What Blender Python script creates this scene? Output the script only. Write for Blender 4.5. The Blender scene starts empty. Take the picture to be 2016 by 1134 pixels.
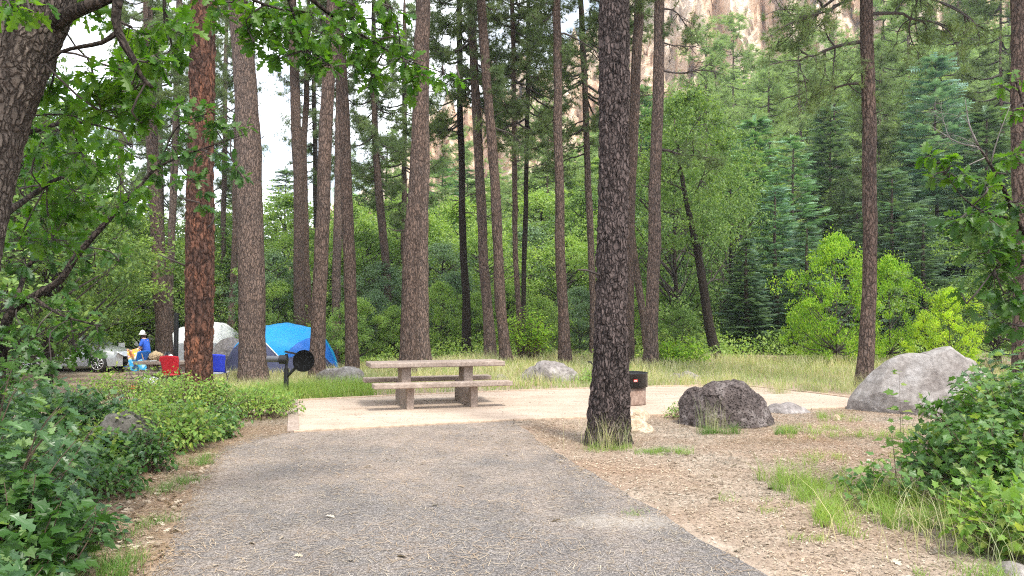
import bpy, math, random
import numpy as np
from mathutils import Vector
random.seed(7); RNG = np.random.default_rng(7)
S = bpy.context.scene; COL = S.collection
R = math.radians
# ------------------------------------------------------------------ camera
EYE = 1.6; F = 1500.0; PITCH = math.atan(58/1500.0)
cam_d = bpy.data.cameras.new('camera'); cam = bpy.data.objects.new('camera', cam_d); COL.objects.link(cam)
cam.location = (0, 0, EYE); cam.rotation_euler = (math.pi/2+PITCH, 0, 0)
cam_d.sensor_width = 36; cam_d.lens = F/2016*36; cam_d.clip_end = 2000; cam_d.clip_start = .1
S.camera = cam
# ------------------------------------------------------------------ sky and sun
SUN_EL, SUN_AZ = 58, 150            # azimuth clockwise from +Y
w = bpy.data.worlds.new('World'); S.world = w; w.use_nodes = True
nt = w.node_tree; nt.nodes.clear()
def N(nt, t, **k):
    n = nt.nodes.new(t)
    for a, b in k.items(): setattr(n, a, b)
    return n
out = N(nt, 'ShaderNodeOutputWorld'); bg = N(nt, 'ShaderNodeBackground')
sky = N(nt, 'ShaderNodeTexSky'); sky.sky_type = 'NISHITA'; sky.sun_disc = False
sky.sun_elevation = R(SUN_EL); sky.sun_rotation = R(SUN_AZ); sky.air_density = 1.2; sky.dust_density = 1.5
tc = N(nt, 'ShaderNodeTexCoord'); mp = N(nt, 'ShaderNodeMapping'); mp.inputs['Scale'].default_value = (1, 1, 2.2)
nz = N(nt, 'ShaderNodeTexNoise'); nz.inputs['Scale'].default_value = 3.2; nz.inputs['Detail'].default_value = 8; nz.inputs['Roughness'].default_value = .6
rp = N(nt, 'ShaderNodeValToRGB'); rp.color_ramp.elements[0].position = .36; rp.color_ramp.elements[1].position = .52
mx = N(nt, 'ShaderNodeMix', data_type='RGBA'); mx.inputs['B'].default_value = (11.6, 12.0, 12.8, 1)
nt.links.new(tc.outputs['Generated'], mp.inputs['Vector']); nt.links.new(mp.outputs[0], nz.inputs['Vector'])
nt.links.new(nz.outputs['Fac'], rp.inputs[0]); nt.links.new(rp.outputs[0], mx.inputs['Factor'])
nt.links.new(sky.outputs[0], mx.inputs['A']); nt.links.new(mx.outputs['Result'], bg.inputs['Color'])
bg.inputs['Strength'].default_value = .12; nt.links.new(bg.outputs[0], out.inputs['Surface'])
sd = bpy.data.lights.new('sun', 'SUN'); sun = bpy.data.objects.new('sun', sd); COL.objects.link(sun)
sd.energy = 3.2; sd.angle = R(9); sd.color = (1, .95, .86)
a, e = R(SUN_AZ), R(SUN_EL)
sun.rotation_euler = Vector((-math.sin(a)*math.cos(e), -math.cos(a)*math.cos(e), -math.sin(e))).to_track_quat('-Z', 'Y').to_euler()
S.view_settings.view_transform = 'Standard'; S.view_settings.look = 'None'; S.view_settings.exposure = 0.92; S.view_settings.gamma = 1
S.cycles.max_bounces = 6; S.cycles.diffuse_bounces = 3; S.cycles.transmission_bounces = 4; S.cycles.glossy_bounces = 2
S.cycles.sample_clamp_indirect = 6; S.cycles.use_denoising = False; S.cycles.filter_width = 1.15
# ------------------------------------------------------------------ maths helpers
cP, sP = math.cos(PITCH), math.sin(PITCH)
def W(px, py, Y):
    """point of the world at forward distance Y seen at photo pixel px, py"""
    a, b = (px-1008)/F, (567-py)/F
    t = Y/(cP-b*sP)
    return np.array([a*t, Y, EYE+t*(sP+b*cP)])
def ss(a, b, x):
    t = np.clip((np.asarray(x, float)-a)/(b-a), 0, 1); return t*t*(3-2*t)
def h3(i, j, k, s=0):
    n = (i.astype(np.int64)*73856093) ^ (j.astype(np.int64)*19349663) ^ (k.astype(np.int64)*83492791) ^ (s*668265263)
    n = n & 0xffffffff; n = ((n ^ (n >> 15))*2246822519) & 0xffffffff; n = ((n ^ (n >> 13))*3266489917) & 0xffffffff
    return ((n ^ (n >> 16)) & 0xffffff)/16777216.0
def vnoise(P, s=0):
    P = np.asarray(P, float); I = np.floor(P).astype(np.int64); f = P-I; f = f*f*(3-2*f); r = 0
    for dx in (0, 1):
        for dy in (0, 1):
            for dz in (0, 1):
                wgt = (f[:, 0] if dx else 1-f[:, 0])*(f[:, 1] if dy else 1-f[:, 1])*(f[:, 2] if dz else 1-f[:, 2])
                r = r+wgt*h3(I[:, 0]+dx, I[:, 1]+dy, I[:, 2]+dz, s)
    return r*2-1
def fbm(P, o=4, s=0):
    r = 0; a = 1; t = 0
    for k in range(o):
        r = r+a*vnoise(np.asarray(P)*2**k, s+k); t += a; a *= .5
    return r/t
def worley(P, s=0):
    P = np.asarray(P, float); I = np.floor(P).astype(np.int64)
    d1 = np.full(len(P), 9.); d2 = d1.copy(); cid = np.zeros(len(P))
    for dx in (-1, 0, 1):
        for dy in (-1, 0, 1):
            for dz in (-1, 0, 1):
                i, j, k = I[:, 0]+dx, I[:, 1]+dy, I[:, 2]+dz
                q = np.stack([i+h3(i, j, k, s+1), j+h3(i, j, k, s+2), k+h3(i, j, k, s+3)], 1)
                d = np.linalg.norm(P-q, axis=1); c = d < d1
                d2 = np.where(c, d1, np.minimum(d2, d)); cid = np.where(c, h3(i, j, k, s+4), cid); d1 = np.where(c, d, d1)
    return d1, d2, cid
def slope(u):
    return np.interp(u, [-.9, -.45, -.25, -.1, .05, .25, .45, .8], [.2, .2, .10, .12, .24, .42, .52, .6])
def tz(x, y):
    x = np.asarray(x, float); y = np.asarray(y, float)
    z = -.5*ss(13, 23, y)*ss(2.5, 8, -x)
    z = z-1.3*ss(38, 46, y)*(1-ss(50, 58, y))
    yy = np.maximum(y, 1)
    z = z+slope(x/yy)*np.maximum(0, y-54)*(1-.45*ss(100, 250, y))
    P = np.stack([x.ravel(), y.ravel(), 0*x.ravel()], 1)
    n = fbm(P*.35, 3, 5).reshape(x.shape)
    z = z+n*(.10*ss(17, 24, y)+.10*ss(5, 8, np.abs(x+.5)-1)*ss(-6, 1, y)*(1-ss(17, 24, y))*(x < 0)+1.5*ss(55, 90, y))
    return z
def tz1(x, y): return float(tz(np.array([x]), np.array([y]))[0])
def G(px, py):
    """ground point seen at photo pixel"""
    Ys = np.linspace(3, 70, 3000); a, b = (px-1008)/F, (567-py)/F; t = Ys/(cP-b*sP)
    z = EYE+t*(sP+b*cP); g = tz(a*t, Ys); k = np.argmax(z <= g)
    if z[k] > g[k]: k = len(Ys)-1
    return np.array([a*t[k], Ys[k], g[k]])
# ------------------------------------------------------------------ object helpers
def tag(o, label=None, cat=None, group=None, kind=None):
    if label: o['label'] = label
    if cat: o['category'] = cat
    if group: o['group'] = group
    if kind: o['kind'] = kind
    return o
def empty(name, loc, label=None, cat=None, group=None, rz=0):
    o = bpy.data.objects.new(name, None); COL.objects.link(o); o.location = loc; o.rotation_euler.z = rz; o.empty_display_size = .2
    return tag(o, label, cat, group)
def put(name, me, parent=None, loc=(0, 0, 0), rot=(0, 0, 0), scale=(1, 1, 1), mat=None):
    o = bpy.data.objects.new(name, me); COL.objects.link(o); o.parent = parent; o.location = loc; o.rotation_euler = rot
    o.scale = scale if hasattr(scale, '__len__') else (scale,)*3
    if mat is not None:
        if not me.materials: me.materials.append(mat)
        elif me.materials[0] != mat: o.material_slots[0].link = 'OBJECT'; o.material_slots[0].material = mat
    return o
class MB:
    """collects geometry; build() makes ONE mesh"""
    def __init__(s): s.v = []; s.f = []; s.n = 0           # f: list of (k,m) index arrays
    def add(s, V, Fs):
        V = np.asarray(V, float).reshape(-1, 3)
        if isinstance(Fs, np.ndarray): Fs = [Fs]
        for a in Fs: s.f.append(np.asarray(a)+s.n)
        s.v.append(V); s.n += len(V); return s
    def poly(s, V, faces):
        d = {}
        for f in faces: d.setdefault(len(f), []).append(f)
        return s.add(V, [np.array(x) for x in d.values()])
    def box(s, c, d, rz=0, tilt=None):
        c = np.array(c, float); d = np.array(d, float)/2
        V = np.array([[x, y, z] for x in (-1, 1) for y in (-1, 1) for z in (-1, 1)])*d
        if tilt is not None: V = V @ np.array(tilt).T
        cc, s_ = math.cos(rz), math.sin(rz); V = V @ np.array([[cc, s_, 0], [-s_, cc, 0], [0, 0, 1]])
        return s.add(V+c, np.array([[0, 1, 3, 2], [4, 6, 7, 5], [0, 4, 5, 1], [2, 3, 7, 6], [0, 2, 6, 4], [1, 5, 7, 3]]))
    def tube(s, P, r, n=8, cap=True):
        P = np.asarray(P, float); m = len(P); r = np.broadcast_to(np.asarray(r, float), (m,))
        T = np.gradient(P, axis=0); T /= np.linalg.norm(T, axis=1)[:, None]+1e-9
        ref = np.array([0, 0, 1.]) if abs(T[:, 2]).mean() < .8 else np.array([1., 0, 0])
        A = np.cross(T, ref); A /= np.linalg.norm(A, axis=1)[:, None]+1e-9; B = np.cross(T, A)
        th = np.arange(n)*2*math.pi/n
        V = P[:, None]+r[:, None, None]*(np.cos(th)[None, :, None]*A[:, None]+np.sin(th)[None, :, None]*B[:, None])
        i = np.arange(m-1)[:, None]*n; j = np.arange(n)[None]
        q = np.stack([i+j, i+(j+1) % n, i+n+(j+1) % n, i+n+j], -1).reshape(-1, 4)[:, ::-1]
        V = V.reshape(-1, 3); fs = [q]
        if cap:
            fs += [np.arange(n)[None], (np.arange(n)[::-1]+(m-1)*n)[None]]
        return s.add(V, fs)
    def lathe(s, prof, c=(0, 0, 0), n=32):
        prof = np.array(prof, float); th = np.arange(n)*2*math.pi/n; m = len(prof)
        V = np.stack([prof[:, None, 0]*np.cos(th), prof[:, None, 0]*np.sin(th), prof[:, None, 1]+0*th], -1).reshape(-1, 3)+np.array(c)
        i = np.arange(m-1)[:, None]*n; j = np.arange(n)[None]
        return s.add(V, np.stack([i+j, i+(j+1) % n, i+n+(j+1) % n, i+n+j], -1).reshape(-1, 4))
    def mesh(s, name, mat=None, smooth=True):
        me = bpy.data.meshes.new(name)
        V = np.concatenate(s.v).astype(np.float32)
        L = np.concatenate([a.ravel() for a in s.f]).astype(np.int32)
        sz = np.concatenate([np.full(len(a), a.shape[1]) for a in s.f]).astype(np.int32)
        me.vertices.add(len(V)); me.vertices.foreach_set('co', V.ravel())
        me.loops.add(len(L)); me.loops.foreach_set('vertex_index', L)
        me.polygons.add(len(sz)); me.polygons.foreach_set('loop_start', (np.cumsum(sz)-sz).astype(np.int32))
        me.polygons.foreach_set('use_smooth', np.full(len(sz), smooth))
        me.update(calc_edges=True)
        if mat: me.materials.append(mat)
        return me
    def build(s, name, mat, parent=None, smooth=True, **k):
        return put(name, s.mesh(name, mat, smooth), parent, **k)
def bevel(o, wdt=.01, seg=2):
    m = o.modifiers.new('bevel', 'BEVEL'); m.width = wdt; m.segments = seg; m.limit_method = 'ANGLE'; return o
def unit(v): return v/(np.linalg.norm(v, axis=-1, keepdims=True)+1e-9)
def leaves_at(mb, tpl, P, Y, Z, sc):
    """stamp leaf template: Y = leaf direction, Z = leaf normal"""
    V, Fs = tpl; n = len(P); Y = unit(Y); X = unit(np.cross(Y, Z)); Z = np.cross(X, Y); sc = np.broadcast_to(np.asarray(sc, float), (n,))
    A = P[:, None]+sc[:, None, None]*(V[None, :, 0:1]*X[:, None]+V[None, :, 1:2]*Y[:, None]+V[None, :, 2:3]*Z[:, None])
    k = len(V); off = (np.arange(n)*k)[:, None, None]
    mb.add(A.reshape(-1, 3), [(np.asarray(f)[None]+off).reshape(-1, np.asarray(f).shape[1]) for f in Fs])
def half_leaf(pts, fold=.25, droop=.25):
    h = np.array(pts); k = len(h)
    mid = np.array([[0, .66], [0, .33]])
    R_ = np.vstack([h, mid]); L_ = R_*[-1, 1]
    V = np.vstack([R_, L_[1:k-1]])
    V = np.column_stack([V, fold*np.abs(V[:, 0])-droop*V[:, 1]**2])
    r = list(range(k))+[k, k+1]
    l = [0]+[k+1, k]+[k-1]+list(range(k+2+k-3, k+1, -1))
    return V, [np.array([r]), np.array([l])]
OAK = half_leaf([(0, 0), (.05, .12), (.24, .2), (.1, .31), (.33, .45), (.13, .53), (.32, .74), (.14, .78), (.17, .94), (0, 1)])
MAPLE = half_leaf([(0, 0), (.22, -.08), (.47, .08), (.33, .2), (.6, .52), (.36, .5), (.28, .62), (.16, .68), (0, 1)], .18, .3)
OVAL = half_leaf([(0, 0), (.22, .22), (.27, .48), (.15, .8), (0, 1)], .2, .3)
DIA = (np.array([[0, 0, 0], [.28, .5, .08], [0, 1, -.1], [-.28, .5, .08]]), [np.array([[0, 1, 2], [0, 2, 3]])])
def tuft_tpl(n, wd, spread, seed):
    g = np.random.default_rng(seed); V = []; Fc = []
    for k in range(n):
        th = g.uniform(0, 2*math.pi); ph = spread*math.sqrt(g.uniform(0.02, 1)); L = g.uniform(.7, 1)
        d = np.array([math.sin(ph)*math.cos(th), math.cos(ph), math.sin(ph)*math.sin(th)])
        s_ = unit(np.cross(d, g.normal(size=3))); V += [-s_*wd/2, s_*wd/2, d*L]; Fc.append([3*k, 3*k+1, 3*k+2])
    return np.array(V), [np.array(Fc)]
TUFT = tuft_tpl(18, .07, 1.5, 1)
def spray_tpl():
    V = []; Fc = []
    for k in range(7):
        y = k/7.0
        for s_ in (-1, 1):
            L = .36*(1-y*.6); b = np.array([0, y, 0]); t = b+np.array([s_*L, L*.75, -.08]); q = np.array([0, y+.13, .02])
            n = len(V); V += [b, t, q]; Fc.append([n, n+1, n+2])
    return np.array(V), [np.array(Fc)]
SPRAY = spray_tpl()
# ------------------------------------------------------------------ materials
def newmat(name):
    m = bpy.data.materials.new(name); m.use_nodes = True; t = m.node_tree; t.nodes.clear()
    o = N(t, 'ShaderNodeOutputMaterial'); p = N(t, 'ShaderNodeBsdfPrincipled'); t.links.new(p.outputs[0], o.inputs['Surface'])
    return m, t, p, o
def ramp(t, fac, stops):
    r = N(t, 'ShaderNodeValToRGB'); c = r.color_ramp
    while len(c.elements) < len(stops): c.elements.new(.5)
    for e_, (p_, col) in zip(c.elements, stops): e_.position = p_; e_.color = (*col, 1)
    t.links.new(fac, r.inputs[0]); return r.outputs[0]
def noise(t, scale, detail=4, rough=.6, vec=None, sc=None, dist=0):
    n = N(t, 'ShaderNodeTexNoise'); n.inputs['Scale'].default_value = scale; n.inputs['Detail'].default_value = detail
    n.inputs['Roughness'].default_value = rough; n.inputs['Distortion'].default_value = dist
    t.links.new(coords(t, vec, sc), n.inputs['Vector']); return n.outputs['Fac']
def coords(t, vec=None, sc=None):
    v = vec
    if v is None: v = N(t, 'ShaderNodeTexCoord').outputs['Object']
    if sc is not None:
        m = N(t, 'ShaderNodeMapping'); m.inputs['Scale'].default_value = sc; t.links.new(v, m.inputs['Vector']); v = m.outputs[0]
    return v
def mix(t, f, a_, b_, mode='MIX'):
    m = N(t, 'ShaderNodeMix', data_type='RGBA', blend_type=mode)
    for k, v in (('Factor', f), ('A', a_), ('B', b_)):
        if isinstance(v, (int, float)): m.inputs[k].default_value = v
        elif isinstance(v, tuple): m.inputs[k].default_value = (*v, 1)
        else: t.links.new(v, m.inputs[k])
    return m.outputs['Result']
def bump(t, p, h, strength=.5, dist=.02):
    b_ = N(t, 'ShaderNodeBump'); b_.inputs['Strength'].default_value = strength; b_.inputs['Distance'].default_value = dist
    t.links.new(h, b_.inputs['Height']); t.links.new(b_.outputs[0], p.inputs['Normal']); return b_
def mapr(t, v, a_, b_):
    m = N(t, 'ShaderNodeMapRange'); m.inputs['From Min'].default_value = a_; m.inputs['From Max'].default_value = b_; t.links.new(v, m.inputs[0]); return m.outputs[0]
def g0(px, py):      # flat z=0 ground
    a_, b_ = (px-1008)/F, (567-py)/F; t = -EYE/(sP+b_*cP); return np.array([a_*t, (cP-b_*sP)*t])
def plain(name, col, rough=.6, metal=0, var=.12, bs=0, scale=30, coat=0):
    m, t, p, o = newmat(name); n = noise(t, scale, 5)
    c = ramp(t, n, [(.3, tuple(x*(1-var) for x in col)), (.7, tuple(min(1, x*(1+var)) for x in col))])
    t.links.new(c, p.inputs['Base Color']); p.inputs['Roughness'].default_value = rough; p.inputs['Metallic'].default_value = metal
    p.inputs['Coat Weight'].default_value = coat
    if bs: bump(t, p, n, bs, .01)
    return m
def leafmat(name, cols, trans=.35, rough=.45, spec=.4, ts=1.6):
    m, t, p, o = newmat(name); g = N(t, 'ShaderNodeNewGeometry')
    k = len(cols); c = ramp(t, g.outputs['Random Per Island'], [(i/(k-1), x) for i, x in enumerate(cols)])
    n = noise(t, .7, 2); c = mix(t, 1, c, ramp(t, n, [(.3, (.72, .78, .8)), (.7, (1.2, 1.12, 1.0))]), 'MULTIPLY')
    t.links.new(c, p.inputs['Base Color']); p.inputs['Roughness'].default_value = rough; p.inputs['Specular IOR Level'].default_value = spec
    tr = N(t, 'ShaderNodeBsdfTranslucent'); c2 = mix(t, 1, c, (ts, ts*1.05, ts*.45), 'MULTIPLY'); t.links.new(c2, tr.inputs['Color'])
    ms = N(t, 'ShaderNodeMixShader'); ms.inputs[0].default_value = trans
    t.links.new(p.outputs[0], ms.inputs[1]); t.links.new(tr.outputs[0], ms.inputs[2]); t.links.new(ms.outputs[0], o.inputs['Surface'])
    return m
def barkmat(name, furrow, plate, plate2, sx=9, sz=2.6, bs=1.0, dist=.03):
    m, t, p, o = newmat(name)
    base = coords(t)
    w_ = N(t, 'ShaderNodeTexNoise'); w_.inputs['Scale'].default_value = 5; w_.inputs['Detail'].default_value = 4; t.links.new(base, w_.inputs['Vector'])
    mm = N(t, 'ShaderNodeMix', data_type='RGBA'); mm.inputs['Factor'].default_value = .16; t.links.new(base, mm.inputs['A']); t.links.new(w_.outputs['Color'], mm.inputs['B'])
    v = N(t, 'ShaderNodeTexVoronoi', feature='DISTANCE_TO_EDGE'); t.links.new(coords(t, mm.outputs['Result'], (sx, sx, sz)), v.inputs['Vector']); v.inputs['Scale'].default_value = 1
    v2 = N(t, 'ShaderNodeTexVoronoi'); t.links.new(coords(t, mm.outputs['Result'], (sx, sx, sz)), v2.inputs['Vector']); v2.inputs['Scale'].default_value = 1
    fine = noise(t, 1, 6, .7, sc=(40, 40, 12)); big = noise(t, 1.3, 3)
    pc = mix(t, v2.outputs['Color'], plate, plate2); pc = mix(t, ramp(t, big, [(.35, (0, 0, 0)), (.65, (1, 1, 1))]), pc, plate2)
    pc = mix(t, 1, pc, ramp(t, fine, [(.3, (.62, .62, .62)), (.72, (1.3, 1.3, 1.3))]), 'MULTIPLY')
    ed = ramp(t, v.outputs['Distance'], [(0.0, (0, 0, 0)), (.22, (1, 1, 1))])
    jit = ramp(t, noise(t, 1, 3, .6, sc=(14, 14, 4)), [(.35, (.0, .0, .0)), (.6, (1, 1, 1))])
    ed = mix(t, .3, ed, jit)
    c = mix(t, ed, furrow, pc); t.links.new(c, p.inputs['Base Color']); p.inputs['Roughness'].default_value = .92; p.inputs['Specular IOR Level'].default_value = .15
    hh = mix(t, .35, ed, fine); bump(t, p, hh, bs, dist)
    return m
M = {}
M['bark_grey'] = barkmat('pine bark grey brown', (.022, .018, .017), (.14, .112, .10), (.22, .155, .125), 20, 5.5)
M['bark_red'] = barkmat('pine bark orange red', (.018, .011, .009), (.30, .125, .07), (.085, .05, .04), 16, 3.6)
M['bark_dark'] = barkmat('pine bark dark', (.006, .005, .005), (.075, .06, .056), (.135, .103, .096), 26, 9, 1, .045)
M['bark_mid'] = barkmat('pine bark red brown', (.02, .015, .013), (.12, .094, .083), (.175, .12, .095), 20, 5.5)
M['bark_black'] = barkmat('blackish bark', (.008, .007, .006), (.045, .036, .03), (.065, .05, .04), 26, 9)  # near-black plates and furrows
M['bark_oak'] = barkmat('oak bark', (.035, .028, .024), (.17, .14, .115), (.13, .105, .09), 38, 9, 1, .03)
M['dead'] = barkmat('dead wood', (.10, .09, .08), (.33, .30, .28), (.22, .20, .19), 60, 8, .5, .004)
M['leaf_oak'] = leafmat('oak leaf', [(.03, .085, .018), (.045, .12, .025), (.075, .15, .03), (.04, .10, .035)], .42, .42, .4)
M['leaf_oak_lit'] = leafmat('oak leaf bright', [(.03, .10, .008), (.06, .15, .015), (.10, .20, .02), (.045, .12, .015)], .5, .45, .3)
M['leaf_blue'] = leafmat('shrub leaf blue green', [(.025, .07, .03), (.08, .17, .06), (.04, .10, .04), (.10, .20, .08), (.19, .29, .10)], .35, .38, .5)
M['leaf_weed'] = leafmat('weed leaf', [(.08, .17, .035), (.20, .33, .06), (.12, .24, .05), (.34, .40, .10), (.16, .28, .06)], .4, .5, .35)
M['leaf_grape'] = leafmat('maple shrub leaf', [(.06, .14, .035), (.10, .20, .055), (.08, .18, .035), (.24, .32, .08)], .38, .4, .45)
M['leaf_mid'] = leafmat('alder leaf', [(.06, .12, .035), (.16, .26, .07), (.10, .19, .065), (.25, .36, .10), (.08, .15, .05)], .35, .5, .35)
M['leaf_mid2'] = leafmat('maple leaf mid green', [(.13, .23, .06), (.29, .42, .10), (.20, .33, .09), (.38, .49, .15), (.16, .27, .08)], .38, .5, .35)
M['leaf_under'] = leafmat('creek bank leaf', [(.14, .24, .06), (.30, .44, .11), (.21, .34, .09), (.40, .50, .17), (.18, .29, .08)], .42, .5, .35)  # mid green copy, brightened in colour to replace light the crowns block
M['leaf_grey'] = leafmat('grey green leaf', [(.11, .18, .10), (.16, .25, .14), (.13, .22, .12), (.21, .30, .18)], .3, .5, .4)
M['leaf_lime'] = leafmat('lime leaf', [(.09, .22, .02), (.28, .47, .04), (.18, .34, .03), (.42, .56, .07), (.13, .28, .03)], .45, .5, .3)
M['leaf_yellow'] = leafmat('yellow leaf', [(.26, .42, .03), (.42, .58, .05), (.22, .38, .03), (.52, .62, .07), (.32, .46, .04)], .5, .5, .3)
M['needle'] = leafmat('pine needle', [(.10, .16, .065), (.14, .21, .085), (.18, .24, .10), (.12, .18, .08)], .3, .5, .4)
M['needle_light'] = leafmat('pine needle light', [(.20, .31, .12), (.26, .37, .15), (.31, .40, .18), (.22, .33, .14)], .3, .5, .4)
M['fir_blue'] = leafmat('fir needle blue', [(.14, .26, .20), (.19, .33, .26), (.24, .39, .31), (.16, .28, .23)], .25, .5, .4, 1.2)
M['fir_green'] = leafmat('fir needle green', [(.12, .25, .13), (.17, .32, .17), (.23, .39, .21), (.14, .28, .16)], .25, .5, .4, 1.2)
M['fir_dark'] = leafmat('fir needle dark', [(.09, .16, .10), (.13, .21, .13), (.17, .27, .17), (.11, .18, .11)], .25, .5, .4, 1.2)
M['grass_dry'] = leafmat('dry grass blade', [(.44, .40, .22), (.60, .55, .36), (.34, .38, .16), (.66, .61, .43), (.26, .35, .12), (.40, .42, .2)], .35, .6, .3, 1.2)
M['grass_green'] = leafmat('green grass blade', [(.17, .30, .05), (.27, .40, .09), (.20, .34, .07), (.42, .46, .16)], .4, .5, .35, 1.3)
M['grass_dark'] = leafmat('dark grass blade', [(.08, .18, .04), (.13, .26, .06), (.11, .22, .05), (.24, .30, .10)], .4, .5, .35, 1.3)
M['litter'] = leafmat('leaf litter', [(.38, .31, .245), (.15, .115, .09), (.50, .44, .37), (.29, .22, .17), (.20, .155, .12), (.44, .37, .30)], .1, .7, .2, 1.0)
M['needles_dry'] = leafmat('dry pine needle', [(.42, .32, .23), (.22, .16, .12), (.55, .47, .38), (.34, .25, .18)], .1, .7, .2, 1.0)
M['red_leaf'] = leafmat('red dead needles', [(.45, .13, .05), (.55, .20, .09), (.35, .10, .05)], .3)
M['stem'] = plain('shrub stem', (.10, .065, .045), .8)
M['limb'] = plain('thin pine limb', (.055, .043, .038), .9, scale=8)
def ground_mat():
    m, t, p, o = newmat('forest floor')
    big = noise(t, .35, 5, .65); mid = noise(t, 3, 6, .7); fine = noise(t, 45, 6, .75); st = noise(t, 1, 4, .6, sc=(90, 30, 40), dist=1.5)
    c = ramp(t, mid, [(.3, (.20, .16, .125)), (.5, (.34, .28, .225)), (.7, (.44, .38, .315))])
    c = mix(t, ramp(t, big, [(.42, (0, 0, 0)), (.6, (1, 1, 1))]), c, (.27, .195, .145))
    c = mix(t, 1, c, ramp(t, fine, [(.25, (.5, .47, .45)), (.5, (1, 1, 1)), (.75, (1.45, 1.4, 1.35))]), 'MULTIPLY')
    c = mix(t, 1, c, ramp(t, st, [(.3, (.75, .72, .7)), (.7, (1.25, 1.22, 1.2))]), 'MULTIPLY')
    # the slope beyond the creek: dull green-brown duff
    sx = N(t, 'ShaderNodeSeparateXYZ'); t.links.new(coords(t), sx.inputs[0])
    mr = N(t, 'ShaderNodeMapRange'); mr.inputs['From Min'].default_value = 26; mr.inputs['From Max'].default_value = 40; t.links.new(sx.outputs['Y'], mr.inputs[0])
    c = mix(t, mr.outputs[0], c, ramp(t, mid, [(.3, (.05, .06, .03)), (.7, (.13, .13, .07))]))
    t.links.new(c, p.inputs['Base Color']); p.inputs['Roughness'].default_value = .95; p.inputs['Specular IOR Level'].default_value = .1
    bump(t, p, mix(t, .5, fine, mid), .9, .03); return m
M['ground'] = ground_mat()
def asphalt_mat():
    m, t, p, o = newmat('worn asphalt')
    v = N(t, 'ShaderNodeTexVoronoi'); v.inputs['Scale'].default_value = 135; t.links.new(coords(t), v.inputs['Vector'])
    sp = N(t, 'ShaderNodeSeparateColor'); t.links.new(v.outputs['Color'], sp.inputs[0])
    big = noise(t, .5, 5, .65); mid = noise(t, 2.3, 5, .65); fine = noise(t, 160, 3)
    c = ramp(t, sp.outputs[0], [(0, (.045, .041, .04)), (.45, (.13, .12, .116)), (.8, (.195, .18, .172)), (1, (.34, .315, .30))])
    sand = ramp(t, sp.outputs[0], [(0, (.12, .095, .085)), (.5, (.27, .22, .185)), (1, (.42, .36, .31))])
    # sand and needle dust, thicker towards the pad
    sx = N(t, 'ShaderNodeSeparateXYZ'); t.links.new(coords(t), sx.inputs[0])
    mr = N(t, 'ShaderNodeMapRange'); mr.inputs['From Min'].default_value = 5.5; mr.inputs['From Max'].default_value = 11.5
    mr.inputs['To Min'].default_value = -.12; mr.inputs['To Max'].default_value = .22; t.links.new(sx.outputs['Y'], mr.inputs[0])
    ad = N(t, 'ShaderNodeMath', operation='ADD'); t.links.new(big, ad.inputs[0]); t.links.new(mr.outputs[0], ad.inputs[1])
    ad2 = N(t, 'ShaderNodeMath', operation='MULTIPLY_ADD'); t.links.new(mid, ad2.inputs[0]); ad2.inputs[1].default_value = .5; t.links.new(ad.outputs[0], ad2.inputs[2])
    c = mix(t, ramp(t, ad2.outputs[0], [(.62, (.0, .0, .0)), (1.0, (.9, .9, .9))]), c, sand)
    c = mix(t, 1, c, ramp(t, fine, [(.3, (.75, .75, .75)), (.7, (1.25, 1.25, 1.25))]), 'MULTIPLY')
    c = mix(t, 1, c, ramp(t, noise(t, .9, 6, .7, sc=(1.6, .5, 1)), [(.3, (.68, .66, .66)), (.5, (1, .98, .96)), (.72, (1.25, 1.17, 1.10))]), 'MULTIPLY')
    # pale sandy patch where the paving was mended
    q = g0(1235, 1028); mpp = N(t, 'ShaderNodeMapping'); mpp.vector_type = 'POINT'; mpp.inputs['Location'].default_value = (-q[0]/.42, -q[1]/.20, 0); mpp.inputs['Scale'].default_value = (1/.42, 1/.20, 1)
    t.links.new(coords(t), mpp.inputs['Vector']); ln = N(t, 'ShaderNodeVectorMath', operation='LENGTH'); t.links.new(mpp.outputs[0], ln.inputs[0])
    ad3 = N(t, 'ShaderNodeMath', operation='ADD'); t.links.new(ln.outputs['Value'], ad3.inputs[0]); t.links.new(mid, ad3.inputs[1])
    c = mix(t, ramp(t, ad3.outputs[0], [(.9, (.75, .75, .75)), (1.0, (.7, .7, .7)), ]) if False else ramp(t, mapr(t, ad3.outputs[0], .9, 2.0), [(0, (.45, .45, .45)), (1, (0, 0, 0))]), c, mix(t, sp.outputs[0], (.30, .26, .22), (.50, .45, .39)))
    t.links.new(c, p.inputs['Base Color']); p.inputs['Roughness'].default_value = .85; p.inputs['Specular IOR Level'].default_value = .25
    bump(t, p, v.outputs['Distance'], .7, .006); return m
M['asphalt'] = asphalt_mat()
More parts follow.
